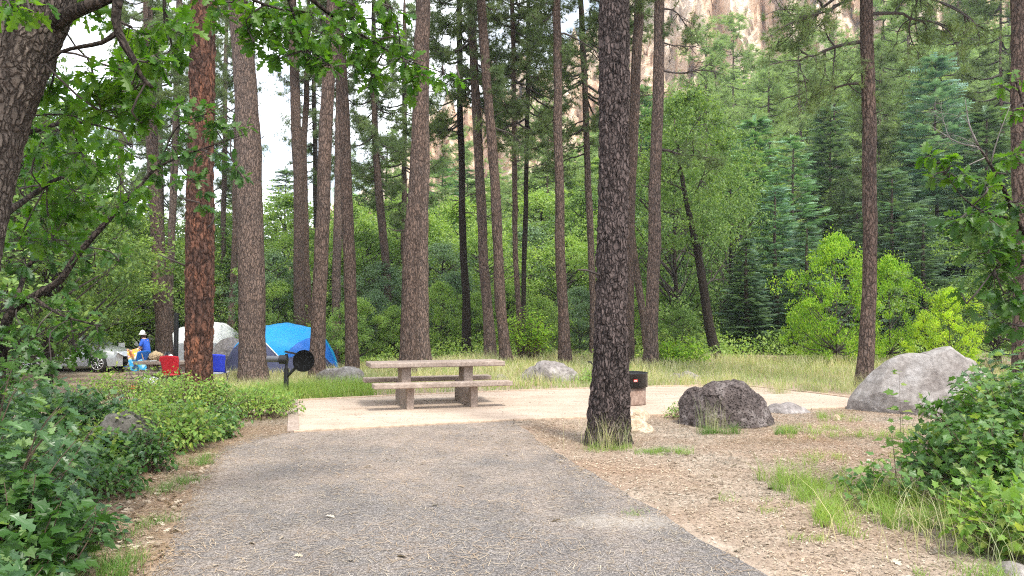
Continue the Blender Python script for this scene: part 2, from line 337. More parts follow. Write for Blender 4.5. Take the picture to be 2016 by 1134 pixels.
def sand_mat():
    m, t, p, o = newmat('compacted sand pad')
    big = noise(t, .8, 5, .6); fine = noise(t, 120, 4, .7)
    v = N(t, 'ShaderNodeTexVoronoi'); v.inputs['Scale'].default_value = 26; t.links.new(coords(t), v.inputs['Vector'])
    c = ramp(t, big, [(.3, (.36, .285, .225)), (.7, (.46, .375, .305))])
    c = mix(t, 1, c, ramp(t, fine, [(.3, (.85, .84, .83)), (.7, (1.12, 1.12, 1.12))]), 'MULTIPLY')
    c = mix(t, 1, c, ramp(t, noise(t, 2.6, 6, .7, sc=(.5, 1.6, 1)), [(.3, (.8, .77, .74)), (.5, (1, 1, 1)), (.75, (1.08, 1.07, 1.06))]), 'MULTIPLY')
    sp = N(t, 'ShaderNodeSeparateColor'); t.links.new(v.outputs['Color'], sp.inputs[0])
    a1 = N(t, 'ShaderNodeMath', operation='GREATER_THAN'); t.links.new(sp.outputs[0], a1.inputs[0]); a1.inputs[1].default_value = .93
    a2 = N(t, 'ShaderNodeMath', operation='LESS_THAN'); t.links.new(v.outputs['Distance'], a2.inputs[0]); a2.inputs[1].default_value = .35
    a3 = N(t, 'ShaderNodeMath', operation='MULTIPLY'); t.links.new(a1.outputs[0], a3.inputs[0]); t.links.new(a2.outputs[0], a3.inputs[1])
    c = mix(t, a3.outputs[0], c, (.16, .10, .07))
    t.links.new(c, p.inputs['Base Color']); p.inputs['Roughness'].default_value = .9; p.inputs['Specular IOR Level'].default_value = .15
    bump(t, p, fine, .3, .005); return m
M['sand'] = sand_mat()
def rock_mat(name, a_, b_, c_, bs=.8, sc=1.0, pit=0):
    m, t, p, o = newmat(name); big = noise(t, 2.2*sc, 6, .65); mid = noise(t, 9*sc, 6, .7); fine = noise(t, 60*sc, 4, .7)
    c = ramp(t, big, [(.3, a_), (.52, b_), (.72, c_)])
    c = mix(t, 1, c, ramp(t, mid, [(.3, (.6, .6, .6)), (.55, (1, 1, 1)), (.75, (1.3, 1.3, 1.3))]), 'MULTIPLY')
    c = mix(t, 1, c, ramp(t, fine, [(.3, (.75, .75, .75)), (.7, (1.2, 1.2, 1.2))]), 'MULTIPLY')
    hh = mix(t, .4, mid, fine)
    if pit:
        v = N(t, 'ShaderNodeTexVoronoi'); v.inputs['Scale'].default_value = pit; t.links.new(coords(t), v.inputs['Vector'])
        pr = ramp(t, mix(t, .5, v.outputs['Distance'], noise(t, pit*.9, 4, .7)), [(.26, (.3, .28, .27)), (.5, (1.1, 1.1, 1.1))]); c = mix(t, 1, c, pr, 'MULTIPLY'); hh = mix(t, .6, hh, pr)
    t.links.new(c, p.inputs['Base Color']); p.inputs['Roughness'].default_value = .9; p.inputs['Specular IOR Level'].default_value = .2
    bump(t, p, hh, bs, .04); return m
M['rock_grey'] = rock_mat('grey granite', (.20, .17, .155), (.29, .265, .25), (.37, .355, .35), .7)
M['rock_lava'] = rock_mat('dark lava rock', (.05, .04, .038), (.10, .08, .075), (.24, .21, .20), 1, 1.6, 30)
M['rock_tan'] = rock_mat('tan sandstone', (.38, .27, .17), (.50, .40, .29), (.62, .54, .44), .7, 2)
M['rock_dark'] = rock_mat('dark grey rock', (.07, .065, .055), (.14, .13, .115), (.24, .23, .21), .9, 2)  # mottled rock, darker toned than the other grey stones
M['rock_mid'] = rock_mat('weathered grey rock', (.17, .15, .14), (.29, .26, .25), (.40, .37, .35), .9, 1.5)
def cliff_mat():
    m, t, p, o = newmat('canyon cliff rock')
    big = noise(t, .035, 6, .6, sc=(1, 1, .5)); st = noise(t, .12, 7, .7, sc=(2.0, 2.0, .9)); fine = noise(t, .6, 6, .7)
    c = ramp(t, big, [(.34, (.66, .45, .31)), (.5, (.72, .58, .45)), (.66, (.62, .55, .48))])
    c = mix(t, 1, c, ramp(t, st, [(.30, (.55, .5, .47)), (.42, (1, 1, 1)), (.7, (1.12, 1.1, 1.08))]), 'MULTIPLY')
    c = mix(t, 1, c, ramp(t, fine, [(.3, (.65, .62, .6)), (.7, (1.2, 1.2, 1.2))]), 'MULTIPLY')
    t.links.new(c, p.inputs['Base Color']); p.inputs['Roughness'].default_value = .95; p.inputs['Specular IOR Level'].default_value = .1
    bump(t, p, mix(t, .5, st, fine), .9, 2.0); return m
M['cliff'] = cliff_mat()
M['concrete'] = rock_mat('pink brown concrete', (.28, .215, .175), (.34, .27, .225), (.41, .335, .285), .25, 3)
M['stained'] = rock_mat('rust stained concrete', (.15, .09, .065), (.24, .165, .13), (.33, .25, .20), .3, 2.5)
M['steel'] = plain('black painted steel', (.018, .018, .02), .42, .3, .3, .2, 40)
M['soot'] = plain('sooty iron', (.006, .006, .006), .95, 0, .3)
M['soot'].node_tree.nodes['Principled BSDF'].inputs['Specular IOR Level'].default_value = .1
M['steel_g'] = plain('grey painted steel', (.12, .12, .13), .4, .4, .2)
M['timber'] = plain('weathered timber edging', (.40, .30, .22), .85, 0, .3, .4, 14)
M['cyan'] = plain('cyan nylon', (.005, .36, .80), .5, 0, .08, .3, 5)
M['blue'] = plain('blue nylon', (.01, .16, .62), .5, 0, .12, .3, 5)
M['navy'] = plain('navy mesh', (.05, .055, .12), .7, 0, .2, .2, 6)
M['slate'] = plain('grey blue nylon', (.09, .10, .19), .6, 0, .12, .2, 6)
M['white'] = plain('white nylon', (.90, .90, .90), .6, 0, .04)
M['tentgrey'] = plain('grey nylon', (.42, .43, .46), .6, 0, .1, .2, 5)
M['beige'] = plain('beige canvas', (.42, .39, .33), .8, 0, .12)
M['silver'] = plain('silver car paint', (.52, .54, .58), .3, .55, .03, coat=.6)
M['carwhite'] = plain('white car paint', (.78, .79, .80), .3, 0, .02, coat=.6)
M['glass'] = plain('dark car glass', (.03, .045, .06), .08, 0, .05)
M['rubber'] = plain('tyre rubber', (.02, .02, .02), .8)
M['rim'] = plain('alloy rim', (.6, .6, .62), .3, .8)
M['lamp'] = plain('headlight lens', (.7, .72, .75), .1)
M['red'] = plain('red fabric', (.72, .02, .04), .65, 0, .12, .2, 12)
M['royal'] = plain('royal blue fabric', (.02, .05, .62), .65, 0, .15, .2, 12)
M['black'] = plain('black fabric', (.012, .012, .018), .8)
M['plastic'] = plain('white plastic', (.82, .82, .83), .35, 0, .03)
M['skin'] = plain('skin', (.55, .33, .24), .55, 0, .05)
M['hair'] = plain('brown hair', (.06, .035, .02), .7)
M['shirt'] = plain('blue shirt', (.03, .12, .62), .8, 0, .15)
M['fleece'] = plain('tan fleece', (.55, .42, .26), .95, 0, .25, .5, 30)
M['orange'] = plain('orange cloth', (.80, .20, .05), .8)
M['redplate'] = plain('red sticker', (.55, .05, .04), .5)
M['green'] = plain('green glass', (.02, .2, .06), .2)
M['pale'] = plain('pale print', (.7, .62, .58), .6)
def towel_mat():
    m, t, p, o = newmat('printed beach towel'); sx = N(t, 'ShaderNodeSeparateXYZ'); t.links.new(coords(t), sx.inputs[0])
    n = noise(t, 6, 2, .5); c1 = ramp(t, n, [(.38, (.8, .75, .8)), (.46, (.85, .60, .05)), (.55, (.85, .25, .12)), (.64, (.75, .5, .6))])
    c2 = ramp(t, n, [(.4, (.05, .45, .75)), (.52, (.03, .30, .62)), (.6, (.4, .7, .8))])
    mr = N(t, 'ShaderNodeMapRange'); mr.inputs['From Min'].default_value = .62; mr.inputs['From Max'].default_value = .70; t.links.new(sx.outputs['Z'], mr.inputs[0])
    t.links.new(mix(t, mr.outputs[0], c2, c1), p.inputs['Base Color']); p.inputs['Roughness'].default_value = .9; return m
M['towel'] = towel_mat()
# ================================================================== SETTING
def axis(a, b, n, c, fine):
    t = np.linspace(-1, 1, n); k = np.sinh(t*fine)/np.sinh(fine); return np.where(k < 0, c+k*(c-a), c+k*(b-c))
xs = axis(-200, 200, 260, 0, 4.2); ys = axis(-30, 290, 280, 12, 3.2)
X, Yg = np.meshgrid(xs, ys); Z = tz(X, Yg)
def grid_faces(ny, nx):
    i = np.arange(ny-1)[:, None]*nx; j = np.arange(nx-1)[None]
    return np.stack([i+j, i+j+1, i+nx+j+1, i+nx+j], -1).reshape(-1, 4)
tag(MB().add(np.stack([X, Yg, Z], -1).reshape(-1, 3), grid_faces(*X.shape)).build('ground', M['ground']), kind='structure')

def densify(P, step=.12, jit=.0, seed=0):
    P = np.array(P)[:, :2]; o_ = []
    for i in range(len(P)):
        a_, b_ = P[i], P[(i+1) % len(P)]; n = max(1, int(np.linalg.norm(b_-a_)/step))
        for k in range(n): o_.append(a_+(b_-a_)*k/n)
    o_ = np.array(o_)
    if jit:
        q = np.column_stack([o_*2.5, np.full(len(o_), seed)]); o_ = o_+jit*np.stack([fbm(q, 4, 1), fbm(q, 4, 9)], 1)
    return o_
def sheet(name, P, z, mat):
    V = np.column_stack([P, np.full(len(P), z)]); mb = MB().add(V, [np.arange(len(V))[None]])
    o = mb.build(name, mat, smooth=False)
    me = o.data
    if me.polygons[0].normal.z < 0: me.flip_normals()
    return tag(o, kind='structure')
def g0(px, py):      # flat z=0 ground
    a_, b_ = (px-1008)/F, (567-py)/F; t = -EYE/(sP+b_*cP); return np.array([a_*t, (cP-b_*sP)*t])
L0, L1, L2 = g0(300, 1134), g0(440, 878), g0(577, 852)
R_ = [g0(1010, 828), g0(1060, 868), g0(1160, 930), g0(1245, 980), g0(1300, 1008), g0(1318, 1022), g0(1400, 1075), g0(1510, 1134)]
Lb = L0+(L0-L1)/np.linalg.norm(L0-L1)*6; Rb = R_[-1]+unit(R_[-1]-R_[-3])*6
drive = [Lb, L0, g0(380, 960), L1, g0(500, 862), L2]+R_+[Rb]
DR = densify(drive, .07, .05, 3); sheet('driveway', DR, .006, M['asphalt'])
padP = [g0(577, 852), g0(577, 790), g0(800, 779), g0(1000, 771), g0(1160, 766), g0(1380, 760), g0(1470, 761), g0(1580, 772), g0(1690, 786),
        g0(1760, 796), g0(1700, 803), g0(1595, 807), g0(1330, 817), g0(1155, 824), g0(1010, 829)]
sheet('picnic_pad', densify(padP, .3), .012, M['sand'])
def pip(P, poly):
    x, y = P[:, 0], P[:, 1]; c = np.zeros(len(P), bool); poly = np.asarray(poly)
    for i in range(len(poly)):
        x1, y1 = poly[i]; x2, y2 = poly[i-1]
        k = ((y1 > y) != (y2 > y)) & (x < (x2-x1)*(y-y1)/(y2-y1+1e-12)+x1); c ^= k
    return c
# timber edging round the pad: one board per side
eg = tag(empty('pad_edging', (*padP[0], 0)), 'weathered timber boards edging the sandy picnic pad', 'edging')
for i, (a_, b_) in enumerate(zip(padP, padP[1:]+padP[:1])):
    if i in (9,): continue
    d = b_-a_; L = np.linalg.norm(d); c = (a_+b_)/2
    wdt = .16 if i == 0 else .07
    o = MB().box((c[0]-padP[0][0], c[1]-padP[0][1], .0), (L-.01, wdt, .07), math.atan2(d[1], d[0])).build('board', M['timber'] if i else M['concrete'], eg, False)
    bevel(o, .008)
# ------------------------------------------------------------------ cliff
pxs = np.linspace(560, 2500, 330); vs = np.linspace(0, 1, 150)
topy = np.interp(pxs, [560, 640, 700, 760, 850, 950, 1050, 1130, 1200, 1350, 1500, 1800, 2100, 2500], [470, 420, 345, 300, 190, 130, 90, 20, -80, -160, -230, -260, -330, -330])
dist = np.interp(pxs, [560, 1000, 1500, 2500], [230, 190, 175, 150])
PX, VV = np.meshgrid(pxs, vs)
a_ = (PX-1008)/F; DD = np.broadcast_to(dist, PX.shape)
ztop = EYE+(625-topy)/F*dist; zb = 5.0
Zc = zb+(ztop-zb)*VV
Pn = np.stack([PX.ravel()*.035, 0*PX.ravel(), Zc.ravel()*.06], 1)
lay = fbm(Pn*[1, 1, 2.5], 4, 31).reshape(PX.shape); col_ = fbm(np.stack([PX.ravel()*.05, 0*PX.ravel()+3, Zc.ravel()*.012], 1), 5, 41).reshape(PX.shape)
d1, d2, ci = worley(np.stack([PX.ravel()*.03, 0*PX.ravel(), Zc.ravel()*.055], 1), 51); blk = 1.6*(ci.reshape(PX.shape)-.5)
Dd = DD+10*VV**2*1.2+7*col_+4*lay+6*blk+22*(VV > .55)*.3+1.2*fbm(Pn*6, 3, 61).reshape(PX.shape)
Zc2 = Zc+4*fbm(np.stack([PX.ravel()*.06, 0*PX.ravel(), 0*PX.ravel()], 1), 4, 71).reshape(PX.shape)*VV**3*2
tag(MB().add(np.stack([a_*Dd, Dd, Zc2], -1).reshape(-1, 3), grid_faces(*PX.shape)).build('canyon_cliff', M['cliff'], smooth=False), kind='structure')

# ------------------------------------------------------------------ haze
hz = bpy.data.materials.new('valley haze'); hz.use_nodes = True; t = hz.node_tree; t.nodes.clear(); o_ = N(t, 'ShaderNodeOutputMaterial'); pv = N(t, 'ShaderNodeVolumePrincipled')
pv.inputs['Color'].default_value = (.86, .92, 1, 1); pv.inputs['Density'].default_value = .00045; pv.inputs['Anisotropy'].default_value = .3; t.links.new(pv.outputs[0], o_.inputs['Volume'])
tag(MB().box((0, 130, 60), (440, 334, 150)).build('haze', hz, smooth=False), kind='stuff')
# ================================================================== PLANT LIBRARY
def smooth_path(P, step):
    P = np.array(P, float); k = P.shape[1]; out_ = []
    Q = np.vstack([2*P[0]-P[1], P, 2*P[-1]-P[-2]])
    for i in range(1, len(Q)-2):
        n = max(2, int(np.linalg.norm(Q[i+1, :3]-Q[i, :3])/step)); t = np.linspace(0, 1, n, endpoint=False)[:, None]
        out_.append(.5*((2*Q[i])+(-Q[i-1]+Q[i+1])*t+(2*Q[i-1]-5*Q[i]+4*Q[i+1]-Q[i+2])*t**2+(-Q[i-1]+3*Q[i]-3*Q[i+1]+Q[i+2])*t**3))
    return np.vstack(out_+[P[-1:]])
def bark_tube(P, r, n, amp, cell, seed):
    """trunk with real plates: radial displacement"""
    mb = MB(); mb.tube(P, r, n, True); V = mb.v[0]; m = len(P)
    C = np.repeat(P, n, 0); D = V-C; rr = np.linalg.norm(D, axis=1)[:, None]+1e-9
    Q = V*np.array([cell, cell, cell*.28])+.25*np.stack([fbm(V*6, 2, seed), fbm(V*6, 2, seed+5), fbm(V*6, 2, seed+9)], 1)
    d1, d2, ci = worley(Q, seed); pl = np.clip((d2-d1)*2.2, 0, 1)
    disp = amp*(pl-.6)+amp*.8*(ci-.5)*pl+amp*.35*fbm(V*np.array([30, 30, 12]), 2, seed+3)+np.minimum(.05, rr[:, 0]*.10)*fbm(V*[2, 2, .8], 3, seed+7)
    mb.v[0] = V+D/rr*disp[:, None]; return mb
def crown_pine(seed, H=12, R0=2.7, nb=62, dens=1.0):
    g = np.random.default_rng(seed); lm = MB(); P = []; Dn = []
    for i in range(nb):
        f = ((i+g.uniform())/nb)**.85; z = f*H; L = R0*(1-.72*f)*g.uniform(.55, 1.15)*(.55+.45*min(1, f*5)); az = g.uniform(0, 2*math.pi)
        up = -.25+.9*f+g.uniform(-.15, .15); d = np.array([math.cos(az), math.sin(az), up*.6]); side = np.array([-math.sin(az), math.cos(az), 0])
        t = np.linspace(0, 1, 6)[:, None]; pth = np.array([0, 0, z])+d*L*t+side*(g.uniform(-.25, .25)*L*t**2)+np.array([0, 0, 1.])*(-.22*L*np.sin(t*3.0)+.2*L*t**3)
        lm.tube(pth, np.linspace(.045, .012, 6)*(.6+L/R0*.6), 4, False)
        nt_ = int((5+8*L)*dens)
        for k in range(nt_):
            s_ = g.uniform(.42, 1); b_ = pth[min(5, int(s_*5))]*(1-(s_*5 % 1))+pth[min(5, int(s_*5)+1)]*(s_*5 % 1)
            tw = g.normal(size=3)*[1, 1, .45]; tw = tw/np.linalg.norm(tw); ln = g.uniform(.15, .6)*(.6+.5*L/R0)
            e_ = b_+tw*ln+d*ln*.5
            if k % 2 == 0: lm.tube(np.array([b_, (b_+e_)/2-[0, 0, .04], e_]), [.012, .009, .006], 3, False)
            for q in range(3):
                P.append(b_+(e_-b_)*(.45+.28*q)+g.normal(size=3)*.04); Dn.append(unit(e_-b_+d*.4+g.normal(size=3)*.35+[0, 0, .35]))
    P = np.array(P); Dn = np.array(Dn); fm = MB(); leaves_at(fm, TUFT, P, Dn, g.normal(size=P.shape), g.uniform(.17, .27, len(P)))
    return lm, fm
def crown_fir(seed, H=10, R0=2.1, nt_=30, per=11, big=1.0):
    g = np.random.default_rng(seed); P = []; Dn = []; Nn = []; lm = MB()
    for i in range(nt_):
        f = (i+.3)/nt_; z = .3+f*(H-.35); Rr = R0*(1-f)**.82+.06
        n = max(4, int(per*(1-f)+4))
        for k in range(n):
            az = (k+g.uniform(-.3, .3))/n*2*math.pi+i*1.3; L = Rr*g.uniform(.55, 1.15)*(1+.18*math.sin(az*2+seed)+.12*math.sin(i*1.7+seed)); z0 = z+g.uniform(-.12, .12)
            o_ = np.array([math.cos(az), math.sin(az), 0]); sd_ = np.array([-math.sin(az), math.cos(az), 0])
            drp = -.22+.5*f
            if k % 2 == 0: lm.tube(np.array([[0, 0, z0], o_*L*.5+[0, 0, z0+drp*L*.5-.05], o_*L*.95+[0, 0, z0+drp*L]]), [.02, .013, .006], 3, False)
            m = max(3, int(L/.2))
            for q in range(m):
                s_ = (q+1)/m; s0 = .18+.82*s_; b_ = o_*L*s0*.9+[0, 0, z0+drp*L*s0+.12*s0*s0*L]
                for sg in (-1, 1):
                    P.append(b_); Dn.append(o_+sg*sd_*g.uniform(.3, 1.0)+[0, 0, g.uniform(-.25, .2)]); Nn.append(np.array([0, 0, 1])+g.normal(size=3)*.3)
                if q == m-1: P.append(b_); Dn.append(o_+[0, 0, .15]); Nn.append(np.array([0, 0, 1])+g.normal(size=3)*.2)
    for k in range(3): P.append(np.array([0, 0, H-.45])); Dn.append(np.array([g.normal()*.15, g.normal()*.15, 1])); Nn.append(g.normal(size=3))
    P = np.array(P); fm = MB(); leaves_at(fm, SPRAY, P, np.array(Dn), np.array(Nn), g.uniform(.34, .55, len(P))*big); return lm, fm
def crown_broad(seed, H=8, Rr=2.6, ncl=150, nl=80, leaf=.125, base=.12, tpl=DIA, cm=1.0):
    g = np.random.default_rng(seed); lm = MB(); P = []; Nn = []
    th0 = g.uniform(0, 6)
    for i in range(ncl):
        f = g.uniform(0, 1)**.8; z = H*(base+(1-base)*f); az = g.uniform(0, 2*math.pi)
        prof = math.sin(min(1, (f*.92+.1))*math.pi)**.55; lob = 1+.3*math.sin(3*az+th0+f*5)+.2*math.sin(7*az+f*9)+g.uniform(-.12, .18)
        r_ = Rr*prof*lob*(g.uniform(.3, 1)**.4); c = np.array([math.cos(az)*r_, math.sin(az)*r_, z]); cr = g.uniform(.16, .6)*H/8*cm
        st_ = np.array([0, 0, max(.1*H, z-r_*.8)])
        if i % 2 == 0: lm.tube(np.array([st_, (st_+c)/2+[0, 0, -.1], c]), [.05*H/8, .03*H/8, .008], 4, False)
        q = g.normal(size=(nl, 3)); q = unit(q)*(g.uniform(.15, 1, (nl, 1))**.45)*cr*np.array([1.25, 1.25, .75])
        P.append(c+q); Nn.append(unit(q)*.6+[0, 0, .8]+g.normal(size=(nl, 3))*.45)
        if i % 3 == 0:
            q2 = g.normal(size=(40, 3))*[.55, .55, .4]*H/8; P.append(c+q2); Nn.append(g.normal(size=(40, 3))*.6+[0, 0, .8])
    if H < 4: lm.tube(np.array([[0, 0, -.05], [.03, 0, H*.5], [0, .02, H*.93]]), [.03, .022, .01], 5)
    P = np.vstack(P); Nn = np.vstack(Nn); fm = MB()
    leaves_at(fm, tpl, P, g.normal(size=P.shape)+[0, 0, -.4], Nn, g.uniform(.7, 1.3, len(P))*leaf); return lm, fm
LIB = {}
def lib(kind, v):
    k = (kind, v)
    if k not in LIB:
        if kind == 'pine': lm, fm = crown_pine(100+v, dens=[1.6, 1.3, 1.6, 1.3][v])
        if kind == 'fir': lm, fm = crown_fir(200+v, R0=[2.1, 2.6, 1.8, 2.3, 2.0][v], nt_=[30, 26, 34, 22, 28][v], per=[11, 10, 12, 9, 9][v])
        if kind == 'broad': lm, fm = crown_broad(300+v, Rr=[2.6, 3.0, 2.3, 2.8][v])
        if kind == 'bush': lm, fm = crown_broad(400+v, H=3, Rr=1.6, ncl=120, nl=110, leaf=.075, base=.02, cm=1.5)
        LIB[k] = (lm.mesh(kind+'_limbs', M['limb']), fm.mesh(kind+'_crown', M['needle'], False))
    return LIB[k]
def tree_lib(name, kind, v, base, H, mat, label, cat, group, trunk=.12, bark='bark_mid', wide=1.0, lean=(0, 0), c0=0.0, rz=None):
    lm, fm = lib(kind, v); h0 = {'pine': 12, 'fir': 10, 'broad': 8, 'bush': 3}[kind]; s_ = (H-c0)/h0
    r = empty(name, base, label, cat, group); rz = random.uniform(0, 6.28) if rz is None else rz
    hh = c0+(H-c0)*(.96 if kind != 'broad' else .7)
    if kind != 'bush':
        t = np.linspace(0, 1, 9); P = np.stack([lean[0]*t+.05*np.sin(t*7)*H/10, lean[1]*t, -.3+(hh+.3)*t], 1)
        MB().tube(P, trunk*(1-.85*t)+.015, 8).build('trunk', M[bark], r)
    put('limbs', lm, r, (lean[0]*.5, lean[1]*.5, c0), (0, 0, rz), (s_*wide, s_*wide, s_))
    put('crown', fm, r, (lean[0]*.5, lean[1]*.5, c0), (0, 0, rz), (s_*wide, s_*wide, s_), M[mat])
    return r
# ================================================================== PINES (real trunks)
def branchy(mb, p0, d, L, r, g, depth=0, droop=-.15, curl=.35):
    n = 9; P = [np.array(p0, float)]; d = unit(np.array(d, float))
    for i in range(n):
        d = unit(d+g.normal(size=3)*curl*.45+np.array([0, 0, droop*.35])); P.append(P[-1]+d*L/n)
    P = np.array(P); mb.tube(P, np.linspace(r, r*.3, n+1), 5 if depth == 0 else 3, False); ends = [P[-1]]
    if depth < 2:
        for k in range([8, 4][depth]):
            i = int(g.integers(2, n)); dd = unit(P[i]-P[i-1])+g.normal(size=3)*.8
            ends += branchy(mb, P[i], dd, L*g.uniform(.25, .5), r*.5, g, depth+1, droop, curl)
    return ends
GP = 'tall ponderosa pines around the campsite'
def pine(path, bark, label, H=24, c0=None, cs=1.0, var=0, D=None, near=False, dead=(), needles='needle', zoff=None, tilt=0):
    """path: (px, py, width_px) from base upward"""
    b = G(path[0][0], path[0][1]) if D is None else W(path[0][0], path[0][1], D)
    Y = b[1]; gz = tz1(b[0], b[1])
    if D is not None: b[2] = gz
    Q = []
    for i, (px, py, wd) in enumerate(path):
        q = W(px, py, Y+tilt*i) if i else b
        Q.append([*q, wd/F*Y/2])
    Q[0][2] = gz-.15
    Q = np.array(Q); up = unit(Q[-1, :3]-Q[-2, :3]); zl = Q[-1, 2]; rl = Q[-1, 3]; up[:2] *= .5
    for f in (.4, .75, 1): Q = np.vstack([Q, [*(Q[-1, :3]*0+np.array(Q[len(path)-1, :3])+up*(H-zl)*f), rl*(1-.8*f)]])
    Q[0, 3] *= 1.12
    base = Q[0, :3].copy(); base[2] = gz
    r = empty('pine_tree', base, label, 'pine tree', GP)
    P = smooth_path(Q, .035 if near else .25); wob = fbm(P[:, :3]*[0, 0, .5]+[Q[0, 0], Q[0, 1], 0], 3, 3)*.05; P[:, 0] += wob*np.clip((P[:, 2]-gz)/2, 0, 1)
    P[:, :3] -= base
    gs = np.random.default_rng(int(path[0][0])+9)
    for _ in range(9):
        k = int(gs.integers(len(P)//10, len(P)*.75)); az = gs.uniform(0, 6.28); dd = np.array([math.cos(az), math.sin(az), gs.uniform(-.1, .5)]); L_ = gs.uniform(.12, .5)
        MB().tube(np.array([P[k, :3]+dd*P[k, 3]*.7, P[k, :3]+dd*(P[k, 3]+L_*.6), P[k, :3]+dd*(P[k, 3]+L_)+[0, 0, gs.uniform(-.05, .1)]]), [.018, .014, .009], 5).build('branch_stub', M['limb'], r)
    if near: bark_tube(P[:, :3], P[:, 3], 132, .024, 24, int(path[0][0])).build('trunk', M[bark], r, False)
    else: bark_tube(P[:, :3], P[:, 3], 28, .014, 16, int(path[0][0])).build('trunk', M[bark], r, False)
    c0 = c0 if c0 is not None else H*.45
    if c0 >= 11.5: cs *= .7  # crowns above the frame narrowed so more light reaches the understory
    lm, fm = lib('pine', var % 4); i = int(np.argmin(abs(P[:, 2]-c0))); sx = (H-c0)/12; rz = random.uniform(0, 6.3)
    tp = P[-1, :3]-P[i, :3]
    for nm, me, mt in (('limbs', lm, M['limb']), ('crown', fm, M[needles])):
        put(nm, me, r, P[i, :3], (-tp[1]/max(1, tp[2]), tp[0]/max(1, tp[2]), rz), (cs, cs, sx), mt)
    if dead:
        g = np.random.default_rng(int(path[0][0])+5); tu = []
        for (px, py, dx, dy, dz, L, rr, nd) in dead:
            mb = MB(); q = W(px, py, Y)-base; k = int(np.argmin(abs(P[:, 2]-q[2]))); ends = branchy(mb, P[k, :3], (dx, dy, dz), L, rr, g)
            if nd: tu += ends
            mb.build('bare_branch', M['limb'], r)
        if tu:
            tu = np.array(tu); tu = np.repeat(tu, 4, 0)+g.normal(size=(len(tu)*4, 3))*.08; fm2 = MB(); leaves_at(fm2, TUFT, tu, g.normal(size=tu.shape)+[0, 0, .5], g.normal(size=tu.shape), g.uniform(.14, .22, len(tu)))
            fm2.build('needle_tufts', M[needles], r, False)
    # broken branch stubs
    return r
def stubs(): pass
